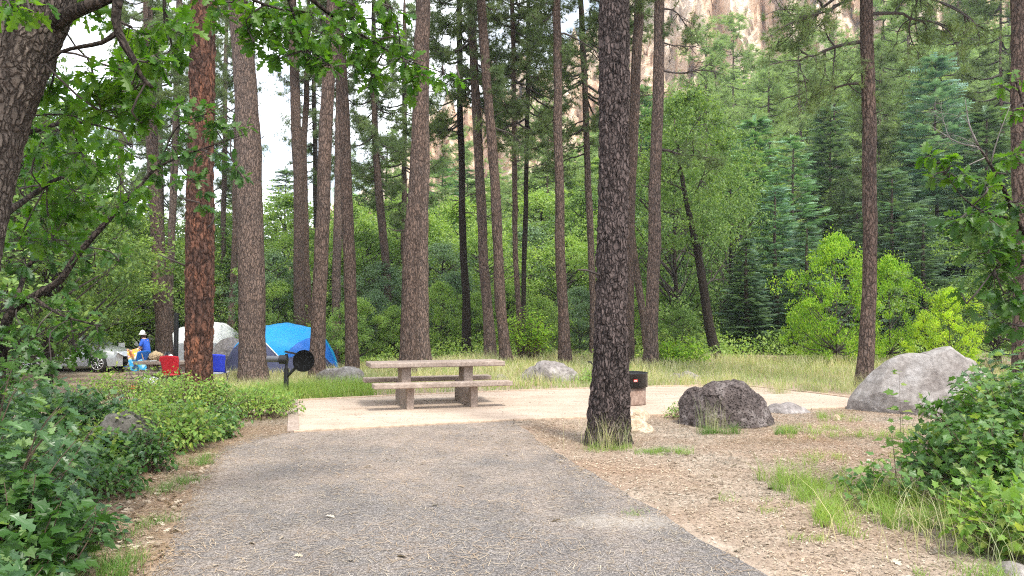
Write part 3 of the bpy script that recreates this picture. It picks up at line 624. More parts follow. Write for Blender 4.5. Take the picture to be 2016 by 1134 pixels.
PINES = [
 # near and main trunks
 dict(path=[(1196, 876, 92), (1197, 845, 84), (1200, 790, 76), (1203, 700, 68), (1204, 567, 62), (1207, 300, 58), (1208, 0, 57)], bark='bark_dark', near=True, H=22, c0=10.5, label='thick dark barked pine standing closest, beside the driveway edge'),
 dict(path=[(396, 806, 62), (393, 770, 54), (392, 700, 52), (393, 567, 53), (395, 300, 48), (400, 0, 46)], bark='bark_red', near=True, H=22, c0=10.5, label='orange red barked pine rising from the weeds left of the pad'),
 dict(path=[(500, 738, 62), (497, 700, 54), (495, 567, 50), (489, 300, 47), (480, 130, 42), (468, 0, 38)], bark='bark_grey', D=24, H=26, c0=12, cs=1.2, label='stout grey brown pine overlapping the left side of the blue tent'),
 dict(path=[(803, 742, 42), (803, 700, 36), (808, 567, 34), (822, 300, 30), (832, 0, 29)], bark='bark_mid', D=21, H=24, c0=12.5, var=1, label='front trunk of the tight pine pair behind the picnic table'),
 dict(path=[(834, 712, 36), (830, 660, 32), (828, 567, 32), (830, 300, 30), (833, 0, 27)], bark='bark_grey', D=23.5, H=26, c0=12.5, var=2, label='rear trunk of the tight pine pair behind the picnic table'),
 dict(path=[(624, 738, 36), (625, 700, 30), (630, 567, 28), (640, 300, 27), (650, 100, 25), (656, 0, 24)], bark='bark_mid', D=22.5, H=24, c0=12, var=3, label='pale reddish pine leaning right in front of the blue tent'),
 dict(path=[(694, 722, 30), (692, 660, 25), (687, 500, 24), (677, 250, 22), (668, 80, 20), (664, 0, 18)], bark='bark_mid', D=25, H=24, c0=12, label='slim reddish pine right of the blue tent, above the flat rock'),
 dict(path=[(660, 690, 20), (662, 560, 17), (667, 350, 17), (669, 100, 14)], bark='bark_grey', D=36, H=25, c0=13, var=1, label='slender dark grey pine behind the right end of the blue tent'),
 dict(path=[(592, 690, 24), (589, 567, 22), (588, 400, 20), (582, 200, 19), (577, 40, 17)], bark='bark_mid', D=35, H=25, c0=14, var=2, label='pine with a left leaning top rising behind the blue tent'),
 dict(path=[(606, 690, 22), (604, 567, 17), (598, 330, 13), (604, 200, 11), (606, 80, 9)], bark='bark_mid', D=36, H=22, c0=13, var=3, label='thinner pine hugging its neighbour behind the blue tent'),
 dict(path=[(620, 680, 12), (622, 500, 10), (620, 300, 9), (617, 150, 8)], bark='bark_black', D=45, H=22, c0=11, var=1, label='thin blackish pine far behind the blue tent'),
 dict(path=[(767, 690, 20), (765, 600, 16), (757, 500, 16), (746, 380, 15), (739, 240, 12), (736, 120, 11)], bark='bark_mid', D=38, H=22, c0=8.3, cs=1.0, var=2, dead=[(746, 300, 1, 0, .1, 2, .03, 1), (748, 350, -1, 0, 0, 2, .03, 1)], label='crooked slim pine with low needle clumps left of the trunk pair'),
 dict(path=[(796, 690, 12), (795, 500, 11), (797, 250, 10), (797, 50, 8)], bark='bark_mid', D=42, H=20, c0=7.5, cs=1.2, var=0, label='very thin pine just left of the tight trunk pair'),
 dict(path=[(919, 705, 20), (917, 600, 16), (912, 450, 14), (906, 200, 12), (904, 0, 11)], bark='bark_black', D=31, H=21, c0=8.8, var=1, dead=[(912, 420, 1, 0, -.1, 1.6, .03, 0), (908, 260, -1, 0, .1, 1.6, .03, 1), (907, 200, 1, .2, .2, 2, .03, 1)], label='thin dark pine alone behind the middle of the picnic table'),
 dict(path=[(966, 712, 24), (961, 620, 20), (956, 560, 20), (949, 430, 19), (939, 250, 18), (931, 90, 17), (926, 0, 16)], bark='bark_grey', D=29, H=22, c0=9.6, var=2, dead=[(945, 380, -1, 0, 0, 1.4, .03, 0)], label='grey pine, left one of two leaning trunks past the table end'),
 dict(path=[(998, 725, 30), (993, 680, 24), (984, 567, 21), (974, 375, 20), (960, 190, 19), (947, 0, 17)], bark='bark_mid', D=26, H=24, c0=12, var=3, dead=[(970, 250, 1, 0, -.2, 1.6, .035, 1)], label='red brown pine, right one of two leaning trunks past the table end'),
 dict(path=[(1029, 720, 14), (1022, 620, 11), (1017, 520, 11), (1012, 300, 10), (1009, 0, 9)], bark='bark_mid', D=28, H=20, c0=8.0, var=0, label='very slender pine, left stem of the crossing pair before the bank'),
 dict(path=[(1025, 716, 13), (1030, 600, 10), (1034, 450, 10), (1038, 250, 9), (1042, 0, 8)], bark='bark_black', D=30, H=20, c0=8.2, var=1, dead=[(1036, 330, 1, 0, 0, 2, .025, 1), (1038, 200, -1, 0, .1, 1.8, .025, 1)], label='very slender dark pine, right stem of the crossing pair'),
 dict(path=[(1113, 722, 28), (1110, 640, 22), (1105, 530, 20), (1101, 400, 19), (1098, 200, 17), (1096, 0, 16)], bark='bark_mid', D=25, H=24, c0=11.8, var=2, dead=[(1099, 60, 1, 0, .2, 2.2, .04, 1)], label='straight reddish pine rising behind the low domed boulder'),
 dict(path=[(1170, 712, 17), (1166, 567, 14), (1160, 400, 13), (1152, 200, 12), (1143, 0, 11)], bark='bark_grey', D=31, H=21, c0=8.6, var=3, dead=[(1160, 300, -1, 0, .1, 2, .04, 1), (1155, 240, -1, 0, -.2, 1.8, .035, 1), (1152, 100, 1, 0, 0, 2, .03, 1)], label='thin grey pine just left of the dark front trunk'),
 dict(path=[(1236, 712, 24), (1237, 560, 21), (1240, 400, 21), (1249, 200, 20), (1257, 0, 19)], bark='bark_mid', D=26, H=24, c0=12, var=0, label='slim pine tucked behind the right edge of the dark front trunk'),
 dict(path=[(1276, 700, 18), (1270, 640, 15), (1258, 560, 14), (1246, 470, 13), (1236, 300, 12), (1230, 0, 10)], bark='bark_grey', D=30, H=22, c0=12, var=1, label='thin slanting pine merging with the foot of a thicker one'),
 dict(path=[(1281, 728, 34), (1282, 670, 27), (1286, 560, 25), (1290, 400, 24), (1295, 200, 22), (1298, 0, 20)], bark='bark_grey', D=24, H=24, c0=12, var=2, dead=[(1294, 145, 1, .1, .3, 2.1, .035, 0), (1293, 88, 1, .2, .1, 1.5, .03, 0), (1292, 300, 1, .1, .05, 2.2, .045, 1), (1295, 10, 1, .1, .1, 2.0, .03, 1), (1292, 180, -1, 0, .1, .9, .02, 0)], label='grey pine with bare side branches behind the fire ring'),
 dict(path=[(1701, 764, 44), (1703, 735, 33), (1708, 640, 29), (1714, 500, 27), (1713, 250, 26), (1704, 0, 24)], bark='bark_mid', H=22, c0=9.8, cs=1.25, var=3, D=17.5, dead=[(1704, 80, -1, .1, .1, 2.3, .05, 1), (1704, 165, -1, .2, .25, 2.0, .035, 1), (1704, 20, 1, .1, .1, 2.0, .05, 1), (1704, -40, -1, 0, -.2, 2.6, .05, 1), (1704, -40, 1, 0, -.2, 2.6, .05, 1), (1704, -10, -.8, .1, -.3, 2.4, .05, 1)], label='straight brown pine at the left tip of the big grey boulder'),
 dict(path=[(2020, 760, 46), (2016, 600, 40), (2013, 300, 38), (2012, 0, 36)], bark='bark_mid', D=15, H=20, c0=8.5, var=0, label='pine at the far right edge behind the oak sapling'),
 dict(path=[(326, 704, 34), (322, 640, 29), (315, 560, 27), (306, 400, 24), (298, 220, 21), (292, 60, 19)], bark='bark_mid', D=31, H=22, c0=11, var=1, label='pine right behind the person in blue, leaning left'),
 dict(path=[(336, 690, 16), (333, 567, 14), (340, 400, 14), (347, 200, 13), (352, 0, 12)], bark='bark_grey', D=38, H=23, c0=10, var=2, label='thin grey pine just right of the leaning one at the camp'),
 dict(path=[(318, 690, 12), (318, 450, 11), (315, 250, 10), (312, 50, 9)], bark='bark_grey', D=44, H=23, c0=9, var=3, label='thin far pine between the two trunks behind the white tent'),
 dict(path=[(434, 690, 12), (437, 567, 11), (441, 380, 10), (444, 150, 9)], bark='bark_grey', D=45, H=24, c0=10, var=0, label='thin grey pine above the white tent, nearer the orange trunk'),
 dict(path=[(452, 690, 14), (458, 567, 13), (464, 400, 12), (468, 200, 11)], bark='bark_mid', D=40, H=24, c0=12, var=1, label='thin brown pine above the white tent, against the stout trunk'),
 dict(path=[(238, 690, 12), (240, 500, 11), (238, 300, 10), (240, 100, 9)], bark='bark_grey', D=46, H=22, c0=8, var=2, label='far thin pine above the parked silver car'),
]
for i, d in enumerate(PINES):
    d = dict(d); pine(**d)
# ================================================================== BROADLEAF, FIR, HILLSIDE TREES
def at(px, D, dz=0):
    x = (px-1008)/F*D; return (x, D, tz1(x, D)+dz)
BR = [ # px, D, top_py, mat, variant, wide, label
 (40, 30, 380, 'leaf_mid', 0, 1.3, 'dark leafy tree behind the left parked car'),
 (150, 36, 420, 'leaf_mid2', 1, 1.1, 'bright leafy maple behind the silver car'),
 (170, 37, 545, 'leaf_lime', 2, 1.2, 'low lime green maple behind the roof of the silver car'),
 (280, 42, 440, 'leaf_mid', 3, 1.1, 'deep green tree behind the person in blue'),
 (355, 44, 480, 'leaf_mid2', 0, .9, 'light green tree above the white tent, left of the orange trunk'),
 (430, 50, 420, 'leaf_mid', 1, 1.0, 'dull green tree behind the white tent'),
 (-10, 17, 60, 'leaf_mid', 3, .75, 'dense dark tree close behind the big oak trunk'),
 (95, 19, 240, 'leaf_mid', 0, .6, 'dense mid green tree between the big oak trunk and the camp pines'),
 (30, 24, 230, 'leaf_mid', 2, 1.0, 'tall green tree at the left edge behind the oak foliage'),
 (120, 30, 300, 'leaf_mid2', 3, 1.0, 'tall light green tree seen through the oak foliage above the cars'),
 (-60, 16, 150, 'leaf_mid', 1, 1.0, 'near leafy tree mostly beyond the left edge'),
 (190, 40, 430, 'leaf_mid2', 0, 1.2, 'broad green tree behind the lime maple by the car'),
 (310, 50, 430, 'leaf_mid2', 1, 1.1, 'pale green tree far behind the leaning camp pine'),
 (490, 46, 430, 'leaf_mid', 2, 1.0, 'green tree behind the stout pine above the white tent'),
 (600, 42, 450, 'leaf_mid2', 1, 1.0, 'bright green tree between the two stems behind the blue tent'),
 (690, 52, 400, 'leaf_mid2', 2, 1.1, 'tall pale green tree behind the slim reddish pine'),
 (750, 38, 520, 'leaf_grey', 0, .9, 'low grey green tree left of the tight trunk pair'),
 (840, 46, 430, 'leaf_mid2', 1, 1.1, 'light green tree directly behind the tight trunk pair'),
 (950, 42, 450, 'leaf_mid2', 3, 1.0, 'light green tree behind the two leaning trunks'),
 (1065, 52, 380, 'leaf_mid2', 1, 1.0, 'tall pale tree right of the crossing slender pair'),
 (1200, 46, 420, 'leaf_mid2', 2, 1.0, 'pale green tree hidden mostly by the dark front trunk'),
 (1280, 42, 430, 'leaf_grey', 3, .9, 'grey green tree behind the pine with bare side branches'),
 (1520, 44, 520, 'leaf_mid', 1, 1.0, 'low alder before the feet of the firs'),
 (548, 36, 560, 'leaf_mid2', 'b1', .9, 'low bush behind the left half of the blue tent'),
 (700, 33, 590, 'leaf_mid2', 'b2', .9, 'bush between the slim reddish pine and the blue tent'),
 (738, 35, 575, 'leaf_grey', 'b0', .8, 'grey green bush left of the crooked slim pine'),
 (775, 34, 605, 'leaf_mid2', 'b3', .9, 'bush between the crooked pine and the tight trunk pair'),
 (868, 33, 560, 'leaf_mid2', 'b1', .8, 'bush right of the tight trunk pair, above the table'),
 (895, 36, 540, 'leaf_grey', 'b2', .9, 'grey green bush left of the lone thin dark pine'),
 (938, 34, 580, 'leaf_mid2', 'b0', .9, 'bush right of the lone thin dark pine'),
 (1070, 32, 590, 'leaf_mid2', 'b3', .9, 'bush left of the straight reddish pine'),
 (1140, 33, 570, 'leaf_grey', 'b1', .9, 'grey green bush right of the straight reddish pine'),
 (1250, 34, 570, 'leaf_mid2', 'b2', .8, 'bush right of the dark front trunk behind the fire ring'),
 (1345, 33, 610, 'leaf_mid', 'b0', .9, 'shaded bush left of the foot of the leaning black trunk'),
 (1450, 34, 630, 'leaf_grey', 'b3', 1.0, 'grey green bush right of the foot of the leaning black trunk'),
 (1535, 33, 650, 'leaf_mid', 'b1', 1.0, 'low dark bush before the shaded firs'),
 (535, 37, 500, 'leaf_grey', 2, .9, 'rounded green tree directly behind the peak of the blue tent'),
 (560, 50, 385, 'leaf_mid2', 3, 1.0, 'tall light green tree behind the blue tent'),
 (650, 46, 480, 'leaf_mid2', 0, .9, 'leafy tree filling the gap right of the blue tent'),
 (720, 42, 460, 'leaf_mid', 1, .9, 'dark alder between the slim reddish pine and the crooked pine'),
 (780, 48, 400, 'leaf_mid2', 2, 1.0, 'pale alder behind the tight trunk pair'),
 (870, 40, 480, 'leaf_grey', 3, .9, 'grey green alder just right of the tight trunk pair'),
 (905, 50, 400, 'leaf_mid2', 0, 1.0, 'alder behind the lone thin dark pine'),
 (1000, 37, 560, 'leaf_mid2', 1, .9, 'small bright tree beyond the right end of the picnic table'),
 (1045, 46, 450, 'leaf_grey', 2, 1.0, 'grey green tree right of the crossing slender pines'),
 (1110, 42, 470, 'leaf_mid2', 3, 1.1, 'yellowish alder around the straight reddish pine'),
 (1155, 50, 380, 'leaf_mid', 0, 1.0, 'tree behind the thin grey pine left of the front trunk'),
 (1225, 40, 440, 'leaf_mid2', 1, .8, 'narrow alder right behind the dark front trunk'),
 (1330, 36, 200, 'leaf_mid', 2, .62, 'tall light green alder right of the grey pine'),
 (1440, 40, 330, 'leaf_mid', 0, .7, 'shadowy alder between the leaning black trunk and the firs'),
 (1350, 46, 330, 'leaf_mid', 3, .9, 'dark alder deep behind the leaning black trunk'),
 (1645, 26, 470, 'leaf_lime', 'b1', .62, 'bright lime maple just left of the brown pine by the boulder'),
 (1750, 27, 510, 'leaf_lime', 'b3', .55, 'smaller lime maple on the right side of the brown pine'),
 (1868, 21, 572, 'leaf_yellow', 'b2', .62, 'yellow maple sapling behind the big grey boulder'),
 (1590, 29, 590, 'leaf_lime', 'b0', .6, 'lime green shrub at the edge of the grass near the pad tip'),
 (1960, 26, 520, 'leaf_mid', 0, 1.0, 'dark tree behind the boulder at the right edge'),
 (2060, 22, 350, 'leaf_mid', 1, 1.0, 'dark leafy tree cut off by the right edge'),
]
for px, D, ty, mt, v, wd, lb in BR:
    b = at(px, D); top = W(px, ty, D)[2]; H = top-b[2]
    kd = 'broad'
    if isinstance(v, str): kd = 'bush'; v = int(v[1])
    tree_lib('yellow_maple' if 'yellow m' in lb else ('maple_tree' if 'maple' in lb else ('alder_tree' if 'alder' in lb else ('leafy_bush' if kd == 'bush' else 'leafy_tree'))), kd, v, b, H, mt, lb, 'tree', 'leafy trees behind the camp', .13, 'bark_black', wd*(.8+.5*6/max(4, H)) if kd == 'broad' else wd)
# leaning black trunk broadleaf
b = G(1410, 708)
blk = empty('leaning_alder', b, 'leafy alder with a leaning black trunk right of the fire ring', 'tree', 'leafy trees behind the camp')
Q = [[*(W(px, py, 30)-b), r_] for px, py, r_ in [(1412, 712, .24), (1396, 640, .19), (1384, 560, .17), (1372, 490, .15), (1352, 400, .11), (1338, 320, .07), (1330, 250, .04)]]
P = smooth_path(Q, .2); bark_tube(P[:, :3], P[:, 3], 18, .014, 9, 3).build('trunk', M['bark_black'], blk, False)
Pb = MB(); g = np.random.default_rng(5)
for k in range(9): branchy(Pb, P[int(len(P)*(.3+.07*k)), :3], (g.uniform(-1, 1), g.uniform(-.5, .5), .6), 2.2, .04, g)
Pb.build('limbs', M['limb'], blk)
lm, fm = lib('broad', 2); put('crown', fm, blk, (-.8, 0, 3.5), (0, 0, 1), (.95, .9, .85), M['leaf_mid'])
FR = [ # px, D, top_py, mat, variant, wide, label
 (1490, 50, 225, 'fir_green', 0, 1.0, 'green fir, leftmost of the firs on the slope'),
 (1565, 46, 265, 'fir_green', 1, .85, 'blue green fir between the leftmost fir and the dark tall one'),
 (1640, 52, 205, 'fir_dark', 0, 1.0, 'tall dark fir just left of the brown pine'),
 (1528, 38, 365, 'fir_blue', 2, 1.1, 'greyish blue fir standing lower in front of the other firs'),
 (1440, 58, 260, 'fir_green', 1, .8, 'fir behind the tops of the alders'),
 (1850, 44, 105, 'fir_blue', 1, 1.05, 'broad blue green fir, tallest right of the brown pine'),
 (1760, 40, 330, 'fir_dark', 2, 1.2, 'dark fir directly right of the brown pine'),
 (1950, 40, 210, 'fir_dark', 0, 1.2, 'dark fir near the right edge behind the sapling'),
 (1690, 44, 400, 'fir_dark', 1, 1.1, 'shaded low fir behind the lime maple'),
 (1820, 34, 430, 'fir_dark', 2, 1.2, 'dark low fir behind the yellow sapling'),
 (1470, 34, 470, 'fir_dark', 0, 1.1, 'shaded low fir left of the greyish blue fir'),
 (1590, 34, 440, 'fir_dark', 2, 1.2, 'shaded low fir right of the greyish blue fir'),
 (1265, 60, 175, 'fir_green', 2, 1.2, 'pointed fir against the cliff right of the front trunk'),
 (870, 62, 310, 'fir_green', 0, 1.3, 'broad fir seen right of the tight trunk pair'),
 (920, 66, 330, 'fir_dark', 1, 1.1, 'hazy fir behind the lone thin dark pine'),
 (560, 75, 330, 'fir_dark', 0, 1.2, 'distant fir against the sky above the blue tent'),
 (700, 64, 380, 'fir_green', 1, 1.1, 'fir behind the slim reddish pine'),
 (460, 60, 330, 'fir_dark', 2, 1.2, 'distant fir beside the stout pine above the white tent'),
]
for v2, (px, D, ty, mt, v, wd, lb) in enumerate(FR):
    v = v2 % 5
    b = at(px, D); H = W(px, ty, D)[2]-b[2]
    tree_lib('fir_tree', 'fir', v, b, H, mt, lb, 'fir tree', 'firs on the slope', .16, 'bark_grey', wd*min(1.3, 1.0+2/H))
HP = [ # pines on the slope: px, D, top, c0 frac
 (1395, 70, 60, 'pale green pine against the cliff, left of the taller slope pines'), (1450, 80, 30, 'pale slope pine below the orange cliff band'),
 (1520, 66, 90, 'light green slope pine above the leftmost fir'), (1580, 84, 20, 'slope pine touching the cliff foot above the firs'),
 (1650, 72, 60, 'slope pine behind the tall dark fir'), (1750, 64, -40, 'large hazy pine right of the brown pine'),
 (1800, 78, -60, 'hazy slope pine behind the tallest fir'), (1900, 58, -80, 'heavy pine at upper right above the broad fir'),
 (1985, 48, -100, 'big dark limbed pine at the upper right corner'), (1330, 62, 200, 'pine top between the grey pine and the cliff'),
 (1740, 46, 90, 'pine with drooping dark limbs between the brown pine and the broad fir'), (1180, 74, 250, 'slope pine left of the dark front trunk'),
 (1080, 66, 200, 'slope pine behind the straight reddish pine'), (1020, 72, 260, 'pale pine behind the crossing slender pair'),
 (760, 60, 260, 'pine on the far bank left of the tight trunk pair'), (690, 90, 310, 'far pine on the skyline right of the blue tent'),
 (905, 84, 260, 'far pine at the foot of the cliff behind the thin dark pine'),
]
for i, (px, D, ty, lb) in enumerate(HP):
    b = at(px, D); H = W(px, ty, D)[2]-b[2]
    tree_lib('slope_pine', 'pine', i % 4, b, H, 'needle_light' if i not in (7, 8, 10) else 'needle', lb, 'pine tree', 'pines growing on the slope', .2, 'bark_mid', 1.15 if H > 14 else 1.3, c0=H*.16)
# far woods as one mass
g = np.random.default_rng(77); fw = MB()
ffir = crown_fir(901, R0=2.2, nt_=15, per=5, big=1.7)[1]; fpin = crown_pine(902, nb=26, dens=.55)[1]
fv = [(np.concatenate(q.v), q.f[0]) for q in (ffir, fpin)]
for k in range(1080):
    D = g.uniform(56, 168); px = g.uniform(-300, 2300); 
    if k % 3 == 0: px = g.uniform(1250, 2250)
    if k % 3 == 1: px = g.uniform(640, 1350)
    x = (px-1008)/F*D; z = tz1(x, D)
    if k > 860: px = g.uniform(1380, 2250); D = g.uniform(95, 166); x = (px-1008)/F*D; z = tz1(x, D)
    if px < 900 and D > 110: continue
    Vv, Ff = fv[int(g.uniform() < .5)]; s_ = g.uniform(.7, 1.25)*(1 if px > 700 else .8); sw = s_*g.uniform(1.0, 1.5)
    c, s2 = math.cos(k), math.sin(k); Q = Vv*[sw, sw, s_]; Q = Q @ np.array([[c, s2, 0], [-s2, c, 0], [0, 0, 1]]); fw.add(Q+[x, D, z-.3], [Ff])
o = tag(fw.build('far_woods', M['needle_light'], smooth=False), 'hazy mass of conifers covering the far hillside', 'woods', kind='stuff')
# undergrowth along the creek bank
ug = MB(); g = np.random.default_rng(78); P = []; Nn = []
for k in range(760):
    D = g.uniform(29.5, 56); px = g.uniform(-200, 2250); D = max(D, 43+D*.1) if px < 700 else D; x = (px-1008)/F*D; rr = g.uniform(.6, 1.4); h = g.uniform(.5, 2.6)*min(1, .35+(D-29)/14)
    q = unit(g.normal(size=(130, 3)))*(g.uniform(.3, 1, (130, 1))**.4)*[rr, rr, h]; q[:, 2] = abs(q[:, 2])
    P.append(q+[x, D, tz1(x, D)]); Nn.append(q*[.5, .5, .5]+[0, 0, 1]+g.normal(size=q.shape)*.5)
P = np.vstack(P); leaves_at(ug, DIA, P, g.normal(size=P.shape), np.vstack(Nn), g.uniform(.09, .17, len(P)))
tag(ug.build('undergrowth', M['leaf_under'], smooth=False), 'tangled green undergrowth along the creek bank behind the grass', 'undergrowth', kind='stuff')
# ================================================================== NEAR PLANTS
def shrub(name, c, rx, ry, h, tpl, mat, leaf, nst, nlf, label, seed, group=None, lean=(0, 0), cat='shrub', spread=1.0, z0=None, lo=.25, thin=1):
    g = np.random.default_rng(seed); z = tz1(c[0], c[1]) if z0 is None else z0
    r = empty(name, (c[0], c[1], z), label, cat, group); sm = MB(); P = []; Dn = []; Nn = []
    for k in range(nst):
        az = g.uniform(0, 2*math.pi); q = math.sqrt(g.uniform(0, 1)); hh = h*(1-.45*q**2)*g.uniform(.55, 1.08)
        b0 = np.array([math.cos(az)*rx*q*.45, math.sin(az)*ry*q*.45, -.03]); e_ = np.array([math.cos(az)*rx*q+lean[0], math.sin(az)*ry*q+lean[1], hh])
        m = b0+(e_-b0)*[.35, .35, .75]+g.normal(size=3)*.06; t = np.linspace(0, 1, 7)[:, None]; pth = (1-t)**2*b0+2*t*(1-t)*m+t*t*e_
        sm.tube(pth, np.linspace(.006, .0018, 7)*(1+h*.3)*thin, 4, False)
        ts = g.uniform(lo, 1.02, nlf)**.8; tt = ts[:, None]; pos = (1-tt)**2*b0+2*tt*(1-tt)*m+tt*tt*e_
        tg = unit(2*(1-tt)*(m-b0)+2*tt*(e_-m)); out_ = g.normal(size=(nlf, 3)); out_ -= (out_*tg).sum(1)[:, None]*tg; out_ = unit(out_)
        off = g.uniform(.02, .14, (nlf, 1))*spread*(.5+leaf/.1*.5); P.append(pos+out_*off); Dn.append(out_+tg*.5+[0, 0, -.25]); Nn.append(np.array([0, 0, 1.])+out_*.3+g.normal(size=(nlf, 3))*.38+np.array([0, -.25, 0]))
    fm = MB(); P = np.vstack(P); P[:, 2] = np.maximum(P[:, 2], .02); leaves_at(fm, tpl, P, np.vstack(Dn), np.vstack(Nn), g.uniform(.6, 1.25, len(P))*leaf)
    sm.build('stems', M['stem'], r); fm.build('foliage', M[mat], r, False); return r
GL = 'leafy shrubs left of the driveway'; GR = 'leafy shrubs right of the driveway'; GW = 'low weeds around the orange pine'
shrub('oak_shrub', (-2.75, 3.3), .68, .6, .98, OAK, 'leaf_blue', .105, 52, 17, 'dark oak shrub in the bottom left corner, largest leaves', 1, GL)
shrub('maple_shrub', (-2.0, 2.75), .42, .35, .40, MAPLE, 'leaf_weed', .11, 22, 14, 'bright yellow green maple sprout at the very bottom left', 2, GL)
shrub('oak_shrub', (-3.5, 4.7), .9, .8, 1.42, OAK, 'leaf_blue', .10, 72, 19, 'tall oak shrub at the left edge reaching car height', 3, GL)
shrub('maple_shrub', (-2.9, 4.5), .5, .6, .66, MAPLE, 'leaf_oak', .08, 50, 18, 'dark maple leaved shrub in front of the tall oak shrub', 4, GL)
shrub('oak_shrub', (-5.3, 6.6), 1.2, .9, 1.78, OAK, 'leaf_oak', .10, 80, 26, 'dark oak shrub hiding the white parked car', 5, GL)
shrub('maple_shrub', (-3.95, 6.1), .7, .6, .75, MAPLE, 'leaf_blue', .075, 90, 22, 'dark leafy shrub before the half buried grey rock', 6, GL)
shrub('leafy_shrub', (-4.3, 9.3), .8, .6, .62, OVAL, 'leaf_weed', .065, 90, 24, 'fresh green shrub between the rock and the orange pine', 7, GL)
shrub('leafy_shrub', (-5.8, 9.4), 1.2, .8, .82, MAPLE, 'leaf_blue', .075, 110, 24, 'mid green shrub behind the half buried grey rock', 8, GL)
shrub('oak_shrub', (-7.4, 10.5), 1.1, .8, 1.35, OAK, 'leaf_oak', .09, 70, 24, 'oak shrub further back at the left edge', 9, GL)
shrub('weed_patch', (-4.9, 11.7), 1.0, .7, .72, OVAL, 'leaf_weed', .055, 120, 26, 'yellow green weeds just left of the orange pine', 10, GW, cat='weeds')
shrub('weed_patch', (-4.45, 10.9), .8, .5, .42, OVAL, 'leaf_grape', .055, 80, 22, 'low weeds at the foot of the orange pine', 11, GW, cat='weeds')
shrub('weed_patch', (-4.1, 12.3), .8, .6, .48, OVAL, 'leaf_weed', .05, 100, 22, 'green weeds between the orange pine and the driveway', 12, GW, cat='weeds')
shrub('weed_patch', (-4.1, 10.1), .5, .5, .36, MAPLE, 'leaf_grape', .055, 70, 20, 'broad leaved weeds at the driveway corner', 13, GW, cat='weeds')
shrub('weed_patch', (-6.6, 13.5), 1.2, .8, .75, OVAL, 'leaf_weed', .055, 100, 24, 'pale weeds below the red camp chair', 14, GW, cat='weeds')
shrub('leafy_shrub', (-4.2, 7.7), .5, .45, .44, MAPLE, 'leaf_blue', .06, 80, 22, 'low dark shrub beside the driveway bend', 15, GL)
shrub('leafy_shrub', (-3.65, 6.9), .35, .4, .32, OVAL, 'leaf_oak', .06, 50, 18, 'knee high dark shrub between the bend and the maple leaved shrub', 16, GL)
shrub('leafy_shrub', (-3.05, 5.4), .3, .35, .3, OVAL, 'leaf_blue', .06, 40, 16, 'small shrub at the driveway edge before the tall oak shrub', 17, GL)
shrub('leafy_shrub', (-3.85, 7.95), .4, .32, .46, OVAL, 'leaf_oak', .055, 60, 18, 'small dark shrub against the right flank of the half buried rock', 19, GL)
shrub('weed_patch', (-4.25, 8.75), .5, .3, .62, OVAL, 'leaf_weed', .055, 60, 18, 'weeds rising directly behind the half buried rock', 20, GW, cat='weeds')
shrub('leafy_shrub', (-4.25, 7.7), .5, .35, .50, MAPLE, 'leaf_weed', .06, 50, 18, 'lighter shrub growing over the right end of the half buried rock', 18, GL)
shrub('maple_shrub', (5.05, 7.3), 1.15, .9, 1.18, MAPLE, 'leaf_grape', .075, 170, 28, 'large maple leaved shrub covering the right side of the boulder', 21, GR)
shrub('maple_shrub', (4.15, 6.5), .95, .7, .78, MAPLE, 'leaf_grape', .07, 130, 24, 'mid height maple leaved shrub below the larger one', 22, GR)
shrub('maple_shrub', (3.65, 5.3), .75, .6, .46, MAPLE, 'leaf_weed', .065, 80, 18, 'low yellow green shrub near the bottom right corner', 23, GR)
shrub('oak_shrub', (5.9, 8.6), .9, .8, 1.3, OAK, 'leaf_blue', .10, 80, 24, 'glossy oak shrub beside the boulder at the right edge', 24, GR)
shrub('leafy_shrub', (3.1, 6.5), .4, .3, .5, MAPLE, 'leaf_grape', .065, 18, 9, 'sparse seedling with few leaves among the green grass', 25, GR, thin=.5)
shrub('leafy_shrub', (3.7, 7.3), .28, .25, 1.05, MAPLE, 'leaf_weed', .075, 5, 9, 'tall thin seedling in front of the big grey boulder', 26, GR, thin=.4)
shrub('leafy_shrub', (5.3, 24.3), 1.0, .7, 1.0, OVAL, 'leaf_lime', .09, 80, 26, 'bright green bush behind the fire ring', 27, 'bushes beyond the pad')
shrub('leafy_shrub', (.6, 27.5), 1.0, .8, 2.0, OVAL, 'leaf_lime', .09, 100, 26, 'lime bush between the crossing pines and the table', 28, 'bushes beyond the pad')
shrub('leafy_shrub', (2.3, 18.6), .8, .5, .35, OVAL, 'leaf_mid2', .06, 60, 20, 'low bush at the right foot of the domed boulder', 29, 'bushes beyond the pad')
shrub('leafy_shrub', (2.75, 12.1), .35, .25, .25, OVAL, 'leaf_mid2', .04, 40, 14, 'small green weeds at the left end of the dark boulder', 30, 'bushes beyond the pad')
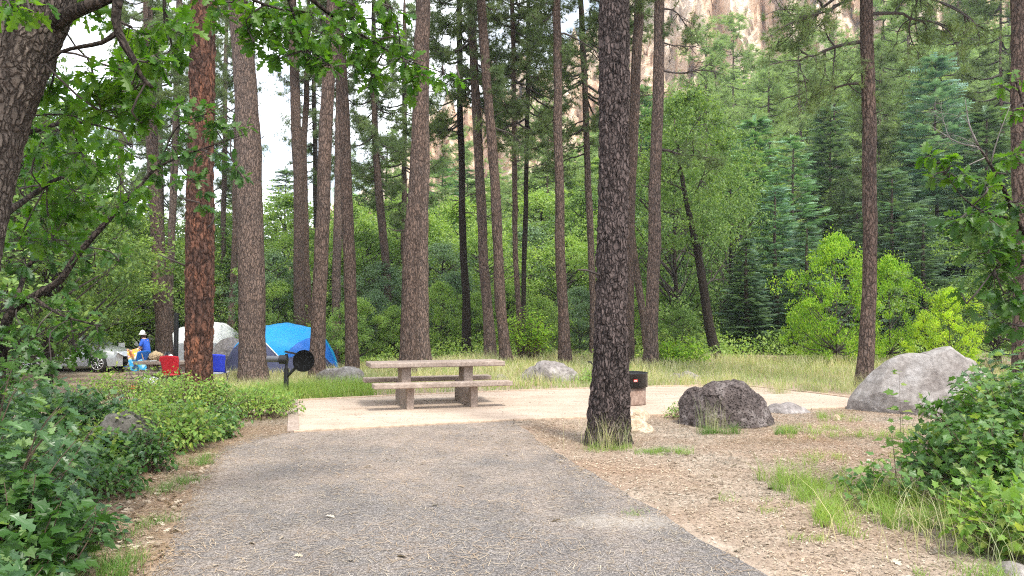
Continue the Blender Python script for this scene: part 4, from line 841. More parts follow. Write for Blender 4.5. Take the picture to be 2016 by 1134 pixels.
# ------------------------------------------------------------------ oak limbs with leaf clusters
def limb(mb, pts, step=.06, n=8):
    P = smooth_path(pts, step); mb.tube(P[:, :3], P[:, 3], n); return P
def clusters(base, spec, tpl, leaf, seed, owner, fm, spread=1.0):
    """spec: (px, py, Y, radius_px, count); twig tips get stars of leaves, twigs lead back to the nearest limb point"""
    g = np.random.default_rng(seed); P = []; Dn = []; Nn = []
    for (px, py, Y, rp, cnt) in spec:
        c = W(px, py, Y)-base; rad = rp/F*Y; nt_ = max(1, int(cnt/6))
        src = LP[int(np.argmin(np.linalg.norm(LP-c, axis=1)))]
        hub = c+g.normal(size=3)*rad*.15; twig = MB()
        twig.tube(smooth_path([[*src, .012], [*((src+hub)/2+g.normal(size=3)*.05), .009], [*hub, .006]], .08)[:, :3], .007, 4, False)
        for k in range(nt_):
            tip = c+unit(g.normal(size=3))*rad*g.uniform(.2, 1)**.5*[1, 1.2, .75]
            twig.tube(np.array([hub, (hub+tip)/2+g.normal(size=3)*.03, tip]), [.004, .003, .002], 3, False)
            m = int(g.integers(4, 8)); dr = unit(tip-hub); o_ = g.normal(size=(m, 3)); o_ = unit(o_-(o_@dr)[:, None]*dr+dr*.5)
            P.append(tip+o_*.01-dr*g.uniform(0, .08, (m, 1))); Dn.append(o_+[0, 0, -.35]); Nn.append(np.array([0, -.15, 1.])+g.normal(size=(m, 3))*.5)
        twig.build('twig', M['limb'], owner)
    P = np.vstack(P); leaves_at(fm, tpl, P, np.vstack(Dn), np.vstack(Nn), g.uniform(.65, 1.2, len(P))*leaf)
# big oak at the left edge
ob = np.array([*W(-150, 1158, 4.5)[:2], 0]); ob[2] = tz1(ob[0], ob[1])
oak = empty('oak_tree', ob, 'leaning oak with furrowed grey bark filling the left edge', 'oak tree')
Q = [[*(W(px, py, Y)-ob), r_] for px, py, Y, r_ in [(-175, 1180, 4.5, .26), (-130, 800, 4.5, .215), (-72, 460, 4.5, .205), (-18, 235, 4.5, .20), (32, 100, 4.5, .195), (72, 0, 4.5, .19), (105, -110, 4.5, .16), (150, -330, 4.6, .12), (260, -600, 4.8, .07), (420, -800, 5, .03)]]
P = smooth_path(Q, .025); trunkP = P[:, :3]
bark_tube(P[:, :3], P[:, 3], 140, .010, 40, 11).build('trunk', M['bark_oak'], oak, False)
lmb = MB(); pts = []
def LL(pp): return [[*(W(px, py, Y)-ob), r_] for px, py, Y, r_ in pp]
pts.append(limb(lmb, LL([(85, 60, 4.5, .07), (130, 30, 4.45, .045), (185, 8, 4.4, .036), (235, -15, 4.4, .032), (330, -60, 4.6, .025), (420, -60, 4.9, .02), (500, 0, 5.2, .012), (560, 20, 5.3, .006)])))
pts.append(limb(lmb, LL([(235, -15, 4.4, .03), (228, 40, 4.4, .027), (243, 85, 4.4, .024), (262, 115, 4.4, .02), (277, 150, 4.4, .016), (300, 172, 4.4, .009)])))
pts.append(limb(lmb, LL([(228, 66, 4.4, .016), (200, 84, 4.4, .014), (160, 92, 4.4, .013), (120, 102, 4.4, .01), (88, 125, 4.4, .006)])))
pts.append(limb(lmb, LL([(150, -330, 4.6, .09), (330, -250, 5, .06), (520, -90, 5.4, .035), (616, 0, 5.6, .018), (660, 35, 5.8, .014), (724, 76, 6, .010), (800, 118, 6.1, .006), (920, 158, 6.2, .003)])))
pts.append(limb(lmb, LL([(520, -90, 5.4, .02), (560, -20, 5.4, .014), (590, 60, 5.5, .007), (620, 110, 5.5, .004)])))
pts.append(limb(lmb, LL([(520, -90, 5.4, .02), (680, -60, 5.7, .014), (770, 20, 5.9, .007), (790, 100, 6, .004)])))
pts.append(limb(lmb, LL([(60, 30, 4.5, .05), (20, -40, 4.2, .03), (0, -80, 4, .02)])))
pts.append(limb(lmb, LL([(-30, 300, 4.5, .05), (60, 260, 5.2, .02), (150, 240, 5.6, .012), (240, 260, 5.9, .006)])))
pts.append(limb(lmb, LL([(-80, 480, 4.5, .05), (40, 400, 5.4, .022), (120, 350, 5.9, .014), (230, 330, 6.2, .006)])))
lmb.build('limbs', M['bark_black'], oak)
LP = np.vstack([p[:, :3] for p in pts]); tw = MB(); f1 = MB()
spec = [(265, 55, 4.6, 45, 36), (335, 45, 4.8, 60, 60), (300, 120, 4.5, 45, 40), (175, 150, 4.6, 60, 60), (110, 175, 4.8, 50, 44), (250, 175, 4.6, 60, 70), (290, 215, 4.6, 42, 50), (205, 215, 4.7, 55, 60), (130, 230, 5, 65, 60),
        (60, 20, 4.1, 40, 16), (10, 10, 4, 40, 26), (275, 240, 4.6, 20, 18), (330, 100, 5, 40, 36), (150, 300, 5.6, 75, 80), (240, 290, 5.9, 60, 60), (80, 300, 5.6, 60, 50), (60, 380, 5.8, 75, 80), (150, 380, 6, 75, 80), (230, 380, 6.2, 65, 60), (100, 460, 6, 80, 70), (30, 470, 6, 60, 60),
        (180, 20, 4.8, 50, 40), (240, 120, 4.9, 40, 40), (400, 10, 5.2, 50, 30), (45, 250, 5.2, 40, 26)]
clusters(ob, spec, OAK, .105, 5, oak, f1)
spec2 = [(480, 40, 5.3, 38, 36), (520, 20, 5.4, 50, 60), (560, 60, 5.4, 50, 70), (600, 100, 5.5, 45, 60), (635, 130, 5.5, 35, 44), (550, 110, 5.4, 25, 24), (640, 60, 5.7, 45, 50), (690, 60, 5.8, 45, 50), (705, 110, 5.9, 45, 60), (735, 150, 6, 35, 50), (760, 70, 6, 50, 60), (790, 120, 6, 40, 50), (700, 15, 5.7, 40, 40), (770, 15, 5.8, 40, 40), (825, 155, 6.1, 30, 26), (870, 150, 6.2, 26, 20), (905, 158, 6.2, 22, 16), (820, 190, 6.1, 14, 9), (600, 20, 5.5, 50, 50), (500, 80, 5.3, 20, 14)]
clusters(ob, spec2, OAK, .105, 6, oak, f1)
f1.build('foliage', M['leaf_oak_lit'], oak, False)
# young oak behind it with the curved dark limb
yb = G(10, 770); young = empty('young_oak', yb, 'young oak with a thin curving dark stem behind the left shrubs', 'oak tree')
yY = 7.5; yb = np.array([(-20-1008)/F*yY, yY, tz1((-20-1008)/F*yY, yY)]); young.location = yb
def YL(pp): return [[*(W(px, py, Y)-yb), r_] for px, py, Y, r_ in pp]
lmb = MB(); pts = [limb(lmb, YL([(-20, 960, 7.5, .07), (0, 720, 7.5, .055), (8, 655, 7.5, .05), (24, 612, 7.5, .045), (70, 582, 7.5, .04), (118, 552, 7.5, .036), (150, 505, 7.5, .033), (205, 442, 7.5, .028), (262, 380, 7.5, .022), (310, 330, 7.6, .014), (380, 300, 7.7, .009), (480, 265, 7.8, .004)]))]
pts.append(limb(lmb, YL([(0, 720, 7.5, .05), (-40, 500, 7.7, .04), (20, 350, 8, .03), (120, 250, 8.2, .02), (200, 200, 8.3, .008)])))
pts.append(limb(lmb, YL([(24, 612, 7.5, .03), (60, 520, 8, .02), (110, 480, 8.2, .013), (180, 520, 8.3, .006)])))
pts.append(limb(lmb, YL([(310, 330, 7.6, .012), (350, 250, 7.7, .008), (420, 220, 7.8, .004)])))
pts.append(limb(lmb, YL([(60, 582, 7.5, .02), (120, 620, 7.3, .012), (190, 640, 7.2, .006)])))
lmb.build('limbs', M['bark_black'], young); LP = np.vstack([p[:, :3] for p in pts]); tw = MB(); f1 = MB()
spec = [(355, 215, 7.7, 35, 30), (395, 235, 7.7, 40, 40), (430, 255, 7.8, 30, 26), (470, 245, 7.8, 34, 26), (400, 310, 7.7, 40, 34), (450, 320, 7.8, 40, 20), (380, 360, 7.6, 34, 30), (390, 400, 7.6, 22, 16), (340, 290, 7.6, 40, 34), (480, 350, 7.8, 16, 8), (290, 330, 7.6, 40, 30),
        (180, 400, 7.6, 60, 60), (250, 420, 7.6, 40, 26), (100, 440, 8, 75, 90), (40, 430, 8, 75, 90), (30, 520, 7.8, 70, 80), (100, 520, 8, 70, 80), (180, 500, 8.1, 60, 50), (60, 600, 7.6, 60, 40), (20, 680, 7.5, 50, 40), (130, 610, 7.4, 45, 30), (60, 330, 8.1, 70, 80), (140, 260, 8.2, 70, 70), (10, 580, 7.4, 50, 50), (180, 320, 8.2, 60, 60), (190, 640, 7.2, 35, 22), (230, 510, 8, 35, 20), (80, 660, 7.3, 45, 30), (140, 670, 7.3, 45, 40), (100, 700, 7.2, 45, 36), (45, 640, 7.4, 40, 30), (175, 700, 7.2, 25, 14)]
clusters(yb, spec, OAK, .12, 8, young, f1)
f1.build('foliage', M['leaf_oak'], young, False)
# oak sapling at the right edge, with a dead grey branch
sb = np.array([(2080-1008)/F*6.5, 6.5, 0]); sap = empty('oak_sapling', sb, 'oak sapling with a dead silvery branch at the right edge', 'oak tree')
def SL(pp): return [[*(W(px, py, Y)-sb), r_] for px, py, Y, r_ in pp]
lmb = MB(); pts = [limb(lmb, SL([(2080, 1000, 6.5, .05), (2060, 700, 6.5, .04), (2030, 500, 6.4, .03), (2000, 430, 6.3, .022), (1975, 370, 6.2, .017), (1950, 325, 6.2, .012), (1925, 285, 6.2, .009)]))]
dm = MB(); limb(dm, SL([(1925, 285, 6.2, .009), (1908, 245, 6.2, .006), (1900, 195, 6.2, .002)])); limb(dm, SL([(1928, 290, 6.2, .007), (1885, 280, 6.2, .005), (1830, 246, 6.2, .002)]))
limb(dm, SL([(1950, 325, 6.2, .006), (1965, 270, 6.1, .004), (1990, 205, 6.1, .002)])); limb(dm, SL([(1940, 310, 6.2, .005), (1900, 330, 6.1, .003), (1880, 360, 6.1, .0015)]))
g = np.random.default_rng(3)
for q in ((1908, 245), (1925, 285), (1940, 305), (1870, 270)): branchy(dm, W(*q, 6.2)-sb, (g.uniform(-1, .5), g.uniform(-.5, .5), .7), .35, .003, g)
pts.append(limb(lmb, SL([(2000, 430, 6.3, .014), (1960, 425, 6.2, .009), (1915, 405, 6.1, .007), (1880, 370, 6.1, .004), (1850, 320, 6.1, .003)])))
pts.append(limb(lmb, SL([(2040, 540, 6.4, .014), (1990, 500, 6.2, .009), (1950, 540, 6.1, .004)]))); pts.append(limb(lmb, SL([(2030, 500, 6.4, .02), (2040, 300, 6.4, .014), (2000, 160, 6.4, .008)])))
lmb.build('limbs', M['bark_black'], sap); dm.build('dead_branch', M['dead'], sap)
LP = np.vstack([p[:, :3] for p in pts]); tw = MB(); f1 = MB(); f2 = MB()
clusters(sb, [(1835, 300, 6.1, 26, 20), (1865, 325, 6.1, 28, 24), (1890, 350, 6.1, 24, 18), (1990, 160, 6.3, 30, 24), (2000, 300, 6.3, 34, 30), (1935, 370, 6.1, 34, 20), (1995, 220, 6.3, 26, 20), (1960, 330, 6.2, 20, 10)], OAK, .105, 9, sap, f1)
clusters(sb, [(1890, 430, 6.1, 48, 50), (1940, 440, 6.1, 50, 60), (1980, 480, 6.2, 45, 50), (1995, 400, 6.2, 35, 30), (1960, 550, 6.2, 50, 50), (1900, 590, 6.1, 40, 26), (2000, 580, 6.2, 50, 50), (1840, 345, 6.1, 20, 10), (1985, 640, 6.3, 45, 40), (1925, 500, 6.1, 40, 34), (2005, 520, 6.2, 40, 30)], OAK, .12, 10, sap, f2)
f1.build('bright_foliage', M['leaf_oak_lit'], sap, False); f2.build('foliage', M['leaf_oak'], sap, False)
# ================================================================== ROCKS
import bmesh
def ico(sub):
    bm = bmesh.new(); bmesh.ops.create_icosphere(bm, subdivisions=sub, radius=1); V = np.array([v.co[:] for v in bm.verts]); Fc = np.array([[v.index for v in f.verts] for f in bm.faces]); bm.free(); return V, Fc
ICO = {k: ico(k) for k in (4, 5, 6)}
def rock(name, outline, D, depth, mat, label, seed, amp=.05, sub=5, cell=2.2, group='boulders around the pad', bury=.12, smooth=False):
    """outline: the silhouette in photo pixels; the stone is modelled round at distance D with its own depth"""
    D0 = D; D = D+depth*.6; O = np.array([W(px, py, D) for px, py in outline])[:, [0, 2]]; lo, hi = O.min(0), O.max(0); c = np.array([(lo[0]+hi[0])/2, lo[1]+(hi[1]-lo[1])*.38])
    a_ = np.arctan2(O[:, 1]-c[1], O[:, 0]-c[0]); rr = np.hypot(O[:, 0]-c[0], O[:, 1]-c[1]); k = np.argsort(a_); a_ = a_[k]; rr = rr[k]
    V, Fc = ICO[sub]; th = np.arctan2(V[:, 2], V[:, 0]); Rr = np.interp(th, np.r_[a_[-1]-2*math.pi, a_, a_[0]+2*math.pi], np.r_[rr[-1], rr, rr[0]])
    rho = np.hypot(V[:, 0], V[:, 2]); f = rho**.6
    Q = np.stack([np.cos(th)*Rr*f, V[:, 1]*depth, np.sin(th)*Rr*f], 1)
    g = np.random.default_rng(seed); sz = max(hi-lo)
    for _ in range(22):       # broken faces
        n = unit(np.array([g.normal()*.75, -abs(g.normal())-.35, g.normal()*.6+.35]))
        dmax = (Q@n).max(); lim = dmax*g.uniform(.66, .92); dd = Q@n-lim; Q = Q-np.maximum(dd, 0)[:, None]*n*.75
    Nn = unit(Q/[sz, depth*2, sz]); d1, d2, ci = worley(Q*cell/sz*2.2+seed, seed)
    Q = Q+Nn*(amp*sz*(.8*fbm(Q/sz*3.2+seed, 5, seed)+.5*(ci-.5)+.25*fbm(Q/sz*16, 3, seed+3)))[:, None]
    zb = tz1(c[0], D); Q[:, 2] += c[1]-zb
    r = tag(MB().add(Q, Fc).build(name, M[mat], None, smooth, loc=(c[0], D, zb)), label, 'boulder' if sz > .9 else 'rock', group); return r
rock('boulder', [(1336, 838), (1333, 800), (1345, 770), (1385, 760), (1425, 750), (1470, 760), (1505, 782), (1536, 808), (1546, 842), (1510, 862), (1420, 860), (1360, 852)], 11.0, .55, 'rock_lava', 'dark rough lava boulder in front of the pad', 3, .055, 6, 2.6)
rock('boulder', [(1676, 818), (1682, 786), (1715, 752), (1748, 720), (1790, 696), (1822, 699), (1850, 690), (1872, 682), (1890, 703), (1915, 704), (1948, 724), (2005, 790), (2000, 820), (1850, 838), (1740, 832)], 12.3, .9, 'rock_grey', 'largest boulder, pale grey with a sloping face, behind the right hand shrubs', 5, .018, 6, 1.2)
rock('boulder', [(1002, 752), (1015, 735), (1050, 720), (1085, 713), (1115, 722), (1140, 742), (1158, 762), (1080, 775), (1010, 768)], 19.0, .7, 'rock_mid', 'low domed grey boulder beyond the pad behind the table end', 7, .04)
rock('flat_rock', [(610, 752), (628, 735), (665, 728), (712, 730), (716, 742), (700, 758), (670, 772), (630, 772)], 18.0, .5, 'rock_grey', 'flat layered pale rock in the grass left of the picnic table', 9, .06)
rock('flat_rock', [(1505, 820), (1515, 803), (1545, 796), (1580, 800), (1602, 815), (1600, 834), (1540, 838)], 12.6, .4, 'rock_mid', 'low rounded slab behind the dark lava boulder', 11, .04)
rock('rock', [(1222, 848), (1228, 830), (1250, 826), (1275, 833), (1290, 848), (1285, 858), (1250, 862), (1225, 860)], 10.55, .22, 'rock_tan', 'tan stone at the foot of the front pine, lower of two', 13, .06, 4)
rock('rock', [(1228, 824), (1235, 812), (1255, 806), (1275, 812), (1280, 820), (1268, 830), (1240, 834)], 11.4, .2, 'rock_tan', 'pale tan stone just behind the lower one near the front pine', 15, .06, 4)
rock('rock', [(1638, 828), (1640, 819), (1655, 818), (1657, 828), (1648, 833)], 11.9, .07, 'rock_tan', 'small loose stone on the dirt between the boulders', 17, .05, 4)
rock('boulder', [(1312, 752), (1320, 742), (1345, 738), (1352, 732), (1372, 740), (1395, 755), (1380, 766), (1330, 764)], 19.5, .5, 'rock_mid', 'low grey rocks in the dry grass beyond the fire ring', 19, .07)
rock('boulder', [(150, 880), (165, 850), (200, 825), (240, 812), (275, 822), (300, 850), (306, 890), (220, 925), (150, 915)], 8.3, .5, 'rock_dark', 'half buried grey rock among the left shrubs', 21, .10, 6, 3)
rock('rock', [(965, 748), (975, 742), (998, 743), (1004, 750), (985, 756)], 19, .2, 'rock_mid', 'small dark rock left of the domed boulder', 23, .06, 4)
rock('boulder', [(418, 712), (424, 680), (440, 667), (470, 668), (480, 690), (478, 712), (450, 720)], 30.5, .6, 'rock_mid', 'grey boulder standing before the white tent', 25, .06)
rock('rock', [(1965, 1138), (1975, 1118), (2010, 1112), (2035, 1128), (2030, 1150)], 4.75, .12, 'rock_grey', 'flat stone in the bottom right corner', 27, .05, 4)
# ================================================================== PICNIC TABLE, GRILL, FIRE RING
def table(loc, rz, label):
    r = empty('picnic_table', loc, label, 'picnic table', rz=rz)
    def part(n, mb, b=.012): return bevel(mb.build(n, M['concrete'], r, False), b, 3)
    part('tabletop', MB().box((0, 0, .745), (2.45, .74, .09)), .02)
    for s_ in (-1, 1): part('seat', MB().box((0, s_*.69, .42), (2.45, .30, .085)), .018)
    for s_ in (-1, 1):
        q = part('leg', MB().box((s_*.57, 0, .185), (.13, 1.26, .385))); 
        MBt = MB().box((s_*.57, 0, .54), (.17, .42, .317)); bevel(MBt.build('post', M['concrete'], q, False), .012)
    return r
table((-1.40, 14.0, .012), math.atan2(.30, .95), 'pink brown concrete picnic table on the sandy pad')
# fire ring
fr = empty('fire_ring', (2.09, 14.1, .012), 'black steel fire ring on a concrete base half hidden by the front pine', 'fire ring')
MB().lathe([(0, 0), (.375, 0), (.37, .02), (.37, .34), (.0, .342)], n=48).build('base', M['stained'], fr)
MB().lathe([(.39, .32), (.405, .32), (.405, .565), (.415, .57), (.415, .58), (.385, .58), (.385, .40), (0, .39)], n=64).build('ring', M['steel'], fr)
mb = MB()
for k in range(9): mb.box((-.17, -.26+k*.065, .605), (.36, .012, .012))
mb.box((-.35, 0, .605), (.02, .58, .014)).box((.01, 0, .605), (.02, .58, .014)).tube(np.array([[-.35, 0, .515], [-.5, 0, .65], [-.64, -.02, .76]]), .011, 8).box((-.66, -.02, .77), (.07, .10, .02)); mb.build('grate', M['steel'], fr, False)
pl = MB().box((.125, -.392, .455), (.075, .004, .045), .31).build('plate', M['redplate'], fr, False)
MB().box((.1245, -.3945, .461), (.06, .002, .007), .31).box((.1245, -.3945, .447), (.06, .002, .007), .31).build('print', M['pale'], pl, False)
# pedestal grill with tilted round pan
gp = g0(563, 786); gr = empty('pedestal_grill', (gp[0], gp[1], tz1(*gp)), 'black pedestal with a tilted round pan in the grass before the blue tent', 'grill')
MB().tube(np.array([[0, 0, -.05], [0, 0, .62]]), .048, 20).build('post', M['steel'], gr, False)
MB().tube(np.array([[0, 0, .60], [0, 0, .90]]), .028, 16).build('pipe', M['steel'], gr, False)
MB().tube(np.array([[.02, -.01, .46], [.27, -.10, .70]]), .030, 14).build('brace', M['steel'], gr, False)
MB().box((.08, -.02, .925), (.22, .05, .035), 0, [[.97, 0, .2], [0, 1, 0], [-.2, 0, .97]]).build('bracket', M['steel'], gr, False)
mb = MB().lathe([(0, -.04), (.19, -.04), (.21, -.03), (.214, .014), (.206, .018), (.200, 0), (0, .0)], n=56)
o = mb.build('pan', M['soot'], gr, loc=(.37, -.12, .77), rot=(R(82), 0, R(-6)))
MB().tube(np.array([[-.38, .02, .80], [-.05, .0, .80]]), .062, 24).build('drum', M['steel_g'], gr, False)
MB().tube(np.array([[-.13, .0, .79], [.02, .0, .79]]), .088, 24).build('drum_end', M['steel'], gr, False)
# ================================================================== TENTS
def dome(name, pxL, pxR, D, H, depth, tops, regions, label, trim=None):
    xL, xR = (pxL-1008)/F*D, (pxR-1008)/F*D; cx = (xL+xR)/2; z = tz1(cx, D)
    r = empty(name, (cx, D, z), label, 'tent', 'tents at the neighbouring camp')
    nx, nt_ = 220, 120; s_ = np.linspace(0, 1, nx); th = np.linspace(0, math.pi, nt_); tp = np.interp(s_, tops[0], tops[1])
    k = np.ones(9)/9; tp2 = np.convolve(np.pad(tp, 4, mode='edge'), k, 'valid'); tp2[0] = tp2[-1] = 0
    dep = depth*(1-abs(2*s_-1)**3)**.6+.05
    wr = 1+.003*np.sin(s_*60)[None]*np.sin(th)[:, None]
    Zz = H*tp2[None]*np.sin(th)[:, None]**.75*wr; Yy = -dep[None]*np.cos(th)[:, None]+.02*np.sin(th*9)[:, None]; Xx = np.broadcast_to(xL-cx+(xR-xL)*s_, Zz.shape)
    V = np.stack([Xx, Yy, Zz], -1).reshape(-1, 3); Fc = grid_faces(nt_, nx); cs = s_[(np.arange(len(Fc)) % (nx-1))]; ct = Zz.ravel()[Fc].mean(1)/H; fr_ = (Fc[:, 0]//nx) < nt_//2
    idx = regions(cs, ct, fr_)
    for pn, mt in (('fly', M['cyan']), ('side_panel', M['blue']), ('side_panel.', M['blue']), ('wall', M['navy']), ('window', M['slate'])):
        key = {'fly': 0, 'side_panel': 1, 'side_panel.': 1, 'wall': 2, 'window': 3}[pn]; m = idx == key
        if key == 1: m = m & ((cs > .35) if pn.endswith('.') else (cs <= .35))
        if not m.any(): continue
        u, inv = np.unique(Fc[m], return_inverse=True); MB().add(V[u], inv.reshape(-1, 4))  .build(pn.rstrip('.'), TM[name_key][key], r)
    if trim is not None:
        P = []
        for s0, t0 in trim:
            i = int(s0*(nx-1)); zc = min(.999, t0/max(.01, tp2[i])); th0 = math.asin(min(1, zc**(1/.75))); P.append([xL-cx+(xR-xL)*s0, -dep[i]*math.cos(th0)-.03, H*t0])
        MB().tube(np.array(P), .022, 6).build('trim', M['white'], r)
    return r
TM = {'blue': [M['cyan'], M['blue'], M['navy'], M['slate']], 'white': [M['white'], M['white'], M['tentgrey'], M['tentgrey']], 'beige': [M['beige'], M['beige'], M['beige'], M['tentgrey']]}
def reg_blue(s_, t, fr_):
    low = np.interp(s_, [0, .1, .2, .34, .44, .53, .61, .70, .80, .84, .92, 1], [.0, .42, .62, .76, .62, .44, .26, .33, .42, .50, .30, .02])
    cy = np.interp(s_, [0, .61, .66, .72, .78, .85, 1], [0, .26, .46, .60, .68, .72, 2])
    i = np.where(t > low, np.where((t > cy) & (s_ > .13), 0, 1), 2)
    win = (t <= low) & (s_ > .46) & (s_ < .8) & (t < low-.02)
    i = np.where(win, 3, i); return np.where(fr_, i, 0)
name_key = 'blue'
dome('blue_tent', 448, 667, 31.0, 1.93, 1.7, ([0, .1, .2, .34, .53, .75, .85, .93, 1], [0, .52, .76, .93, 1, .89, .72, .42, 0]), reg_blue, 'bright blue dome tent with navy walls behind the pedestal grill',
     [(.22, .66), (.30, .76), (.34, .76), (.44, .62), (.53, .44), (.61, .26)])
name_key = 'white'
dome('white_tent', 318, 482, 37.0, 1.95, 1.6, ([0, .08, .25, .5, .75, .92, 1], [0, .5, .85, 1, .96, .7, 0]), lambda s_, t, f: np.where(t > .48, 0, 2), 'white topped tent with grey walls behind the orange pine')
name_key = 'beige'
dome('beige_tent', 255, 330, 46.0, 2.3, 1.5, ([0, .1, .3, .5, .7, .9, 1], [0, .6, .9, 1, .9, .6, 0]), lambda s_, t, f: np.where(t > .5, 0, 3), 'faded beige tent far behind the person in blue')
# ================================================================== CARS
def car(loc, rz, paint, label, scale=1):
    r = empty('parked_car', loc, label, 'car', 'cars parked at the neighbouring camp', rz=rz)
    xs_ = np.array([-2.3, -2.25, -2.0, -1.6, -1.1, -.5, .2, .55, 1.15, 1.6, 2.0, 2.2, 2.3]); top = np.array([.62, .82, .96, 1.02, 1.32, 1.42, 1.42, 1.36, 1.0, .92, .82, .72, .55])
    xf = np.linspace(-2.3, 2.3, 93); tf = np.interp(xf, xs_, top); k = np.ones(5)/5; tf = np.convolve(np.pad(tf, 2, mode='edge'), k, 'valid')
    belt = np.minimum(tf, np.interp(xf, [-2.3, -1.9, 0, 1.2, 2.3], [.8, .92, .93, .90, .70])); hw = .86*(1-.13*np.abs(xf/2.3)**4)
    bot = np.full_like(xf, .22)
    for wx in (-1.36, 1.38): bot = np.where(abs(xf-wx) < .36, np.maximum(bot, .30+np.sqrt(np.maximum(0, .36**2-(xf-wx)**2))), bot)
    rw = np.where(tf > belt+.05, .66, .86)*hw/.86
    rings = [(-hw, bot), (-hw*1.02, (bot+belt)/2), (-hw*.98, belt), (-rw, tf-.03*(tf > belt+.05)), (-rw*.8, tf), (rw*.8, tf), (rw, tf-.03*(tf > belt+.05)), (hw*.98, belt), (hw*1.02, (bot+belt)/2), (hw, bot)]
    V = np.stack([np.stack([xf, y_, z_], -1) for y_, z_ in rings], 0); MB().add(V.reshape(-1, 3), grid_faces(len(rings), len(xf))).build('body', M[paint], r)
    for s_ in (-1, 1):
        i0 = (xf > -1.35) & (xf < .98); x_ = xf[i0]; zt = tf[i0]-.09; zb_ = belt[i0]+.03; ok = zt > zb_+.03; x_, zt, zb_ = x_[ok], zt[ok], zb_[ok]
        y_t = s_*(np.interp(zt, [.93, 1.4], [.86, .67])+.006); y_b = s_*(.855+.004)*np.ones_like(x_)
        Vg = np.vstack([np.stack([x_, y_b, zb_], 1), np.stack([x_, y_t, zt], 1)]); MB().add(Vg, grid_faces(2, len(x_))).build('side_window', M['glass'], r)
    MB().add(np.array([[.62, -.6, 1.345], [.62, .6, 1.345], [1.14, .72, 1.03], [1.14, -.72, 1.03]])+[.01, 0, .012], np.array([[0, 1, 2, 3]])).build('windscreen', M['glass'], r)
    for wx in (-1.36, 1.38):
        for s_ in (-1, 1):
            wh = MB().tube(np.array([[wx, s_*.66, .32], [wx, s_*.86, .32]]), .32, 36).build('wheel', M['rubber'], r)
            mb = MB().tube(np.array([[wx, s_*.855, .32], [wx, s_*.875, .32]]), .06, 16)
            for k_ in range(9):
                a_ = k_*2*math.pi/9; mb.tube(np.array([[wx, s_*.87, .32], [wx+.22*math.cos(a_), s_*.87, .32+.22*math.sin(a_)]]), .02, 5)
            a_ = np.linspace(0, 2*math.pi, 33); mb.tube(np.stack([wx+.225*np.cos(a_), 0*a_+s_*.868, .32+.225*np.sin(a_)], 1), .018, 6, False); mb.build('rim', M['rim'], wh)
    for s_ in (-1, 1):
        MB().tube(np.array([[2.02, s_*.70, .66], [2.2, s_*.66, .64]]), .09, 12).build('headlight', M['lamp'], r)
        MB().box((.85, s_*.93, .96), (.12, .16, .11)).build('mirror', M[paint], r, False)
        for x0 in (-.35, 1.0): MB().box((x0, s_*.872, .62), (.012, .012, .52)).build('door_seam', M['rubber'], r, False)
    MB().box((2.28, 0, .42), (.04, 1.3, .12)).build('bumper', M['rubber'], r, False)
    r.scale = (scale,)*3
    return r
cz = tz1(-17.3, 30); car((-17.35, 30.3, tz1(-17.3, 30)), 0, 'silver', 'silver sedan parked side on behind the left shrubs')
car((-17.0, 24.3, tz1(-17, 24.3)), R(-60), 'carwhite', 'white car parked at an angle at the left edge behind leaves')
# ================================================================== CAMP GEAR
GC = 'gear at the neighbouring camp'
cY = 24.0; cz = tz1(-11.0, cY)
# camp table (concrete like the near one)
ct = empty('camp_table', (-10.95, 24.4, cz), 'concrete picnic table covered with gear at the neighbouring camp', 'picnic table')
tt = 1.6-(712-625)/F*cY-cz   # height of its top above the ground
bevel(MB().box((0, 0, tt-.045), (1.95, .74, .09)).build('tabletop', M['concrete'], ct, False), .01)
for s_ in (-1, 1):
    bevel(MB().box((0, s_*.68, tt-.34), (1.95, .28, .08)).build('seat', M['concrete'], ct, False), .01)
    MB().box((s_*.5, 0, tt/2-.22), (.14, 1.2, tt-.43)).build('leg', M['concrete'], ct, False)
    MB().box((s_*.5, 0, tt-.235), (.17, .4, .288)).build('post', M['concrete'], ct, False)
TT = cz+tt
def chair(loc, rz, fab, label, low=None):
    r = empty('camp_chair', loc, label, 'camp chair', 'camp chairs', rz=rz)
    for sx in (-1, 1):
        MB().tube(np.array([[sx*.27, .22, 0], [sx*.27, -.25, .45], [sx*.27, -.38, .95]]), .012, 6).build('frame', M['steel_g'], r)
        MB().tube(np.array([[sx*.27, -.22, 0], [sx*.27, .24, .42]]), .012, 6).build('leg', M['steel_g'], r)
    u = np.linspace(-1, 1, 13); v = np.linspace(0, 1, 13); U, Vv = np.meshgrid(u, v)
    MB().add(np.stack([U*.28, -.2-.2*Vv-.05*(1-U*U), .42+.54*Vv-.03*(U*U)], -1).reshape(-1, 3), grid_faces(13, 13)).build('backrest', M[fab], r)
    o = MB().add(np.stack([U*.28, -.2+.42*Vv, .41-.04*(1-U*U)+.01*Vv], -1).reshape(-1, 3), grid_faces(13, 13)).build('seat', M[low or fab], r)
    for ch in r.children:
        if ch.name.startswith(('backrest', 'seat')): m = ch.modifiers.new('thickness', 'SOLIDIFY'); m.thickness = .015
    return r
chair((*W(344, 714, 23.0)[:2], tz1(W(344, 714, 23.0)[0], 23)), 0, 'red', 'red folding camp chair tucked against the camp table')
chair((*W(430, 714, 23.0)[:2], tz1(W(430, 714, 23)[0], 23)), .15, 'royal', 'royal blue folding chair right of the orange pine', 'tentgrey')
chair((-12.0, 25.7, tz1(-12.0, 25.7)), 2.2, 'black', 'black folding chair beside the person in blue')
chair((-13.0, 26.4, tz1(-13.0, 26.4)), 1.2, 'blue', 'blue folding chair under a printed beach towel')
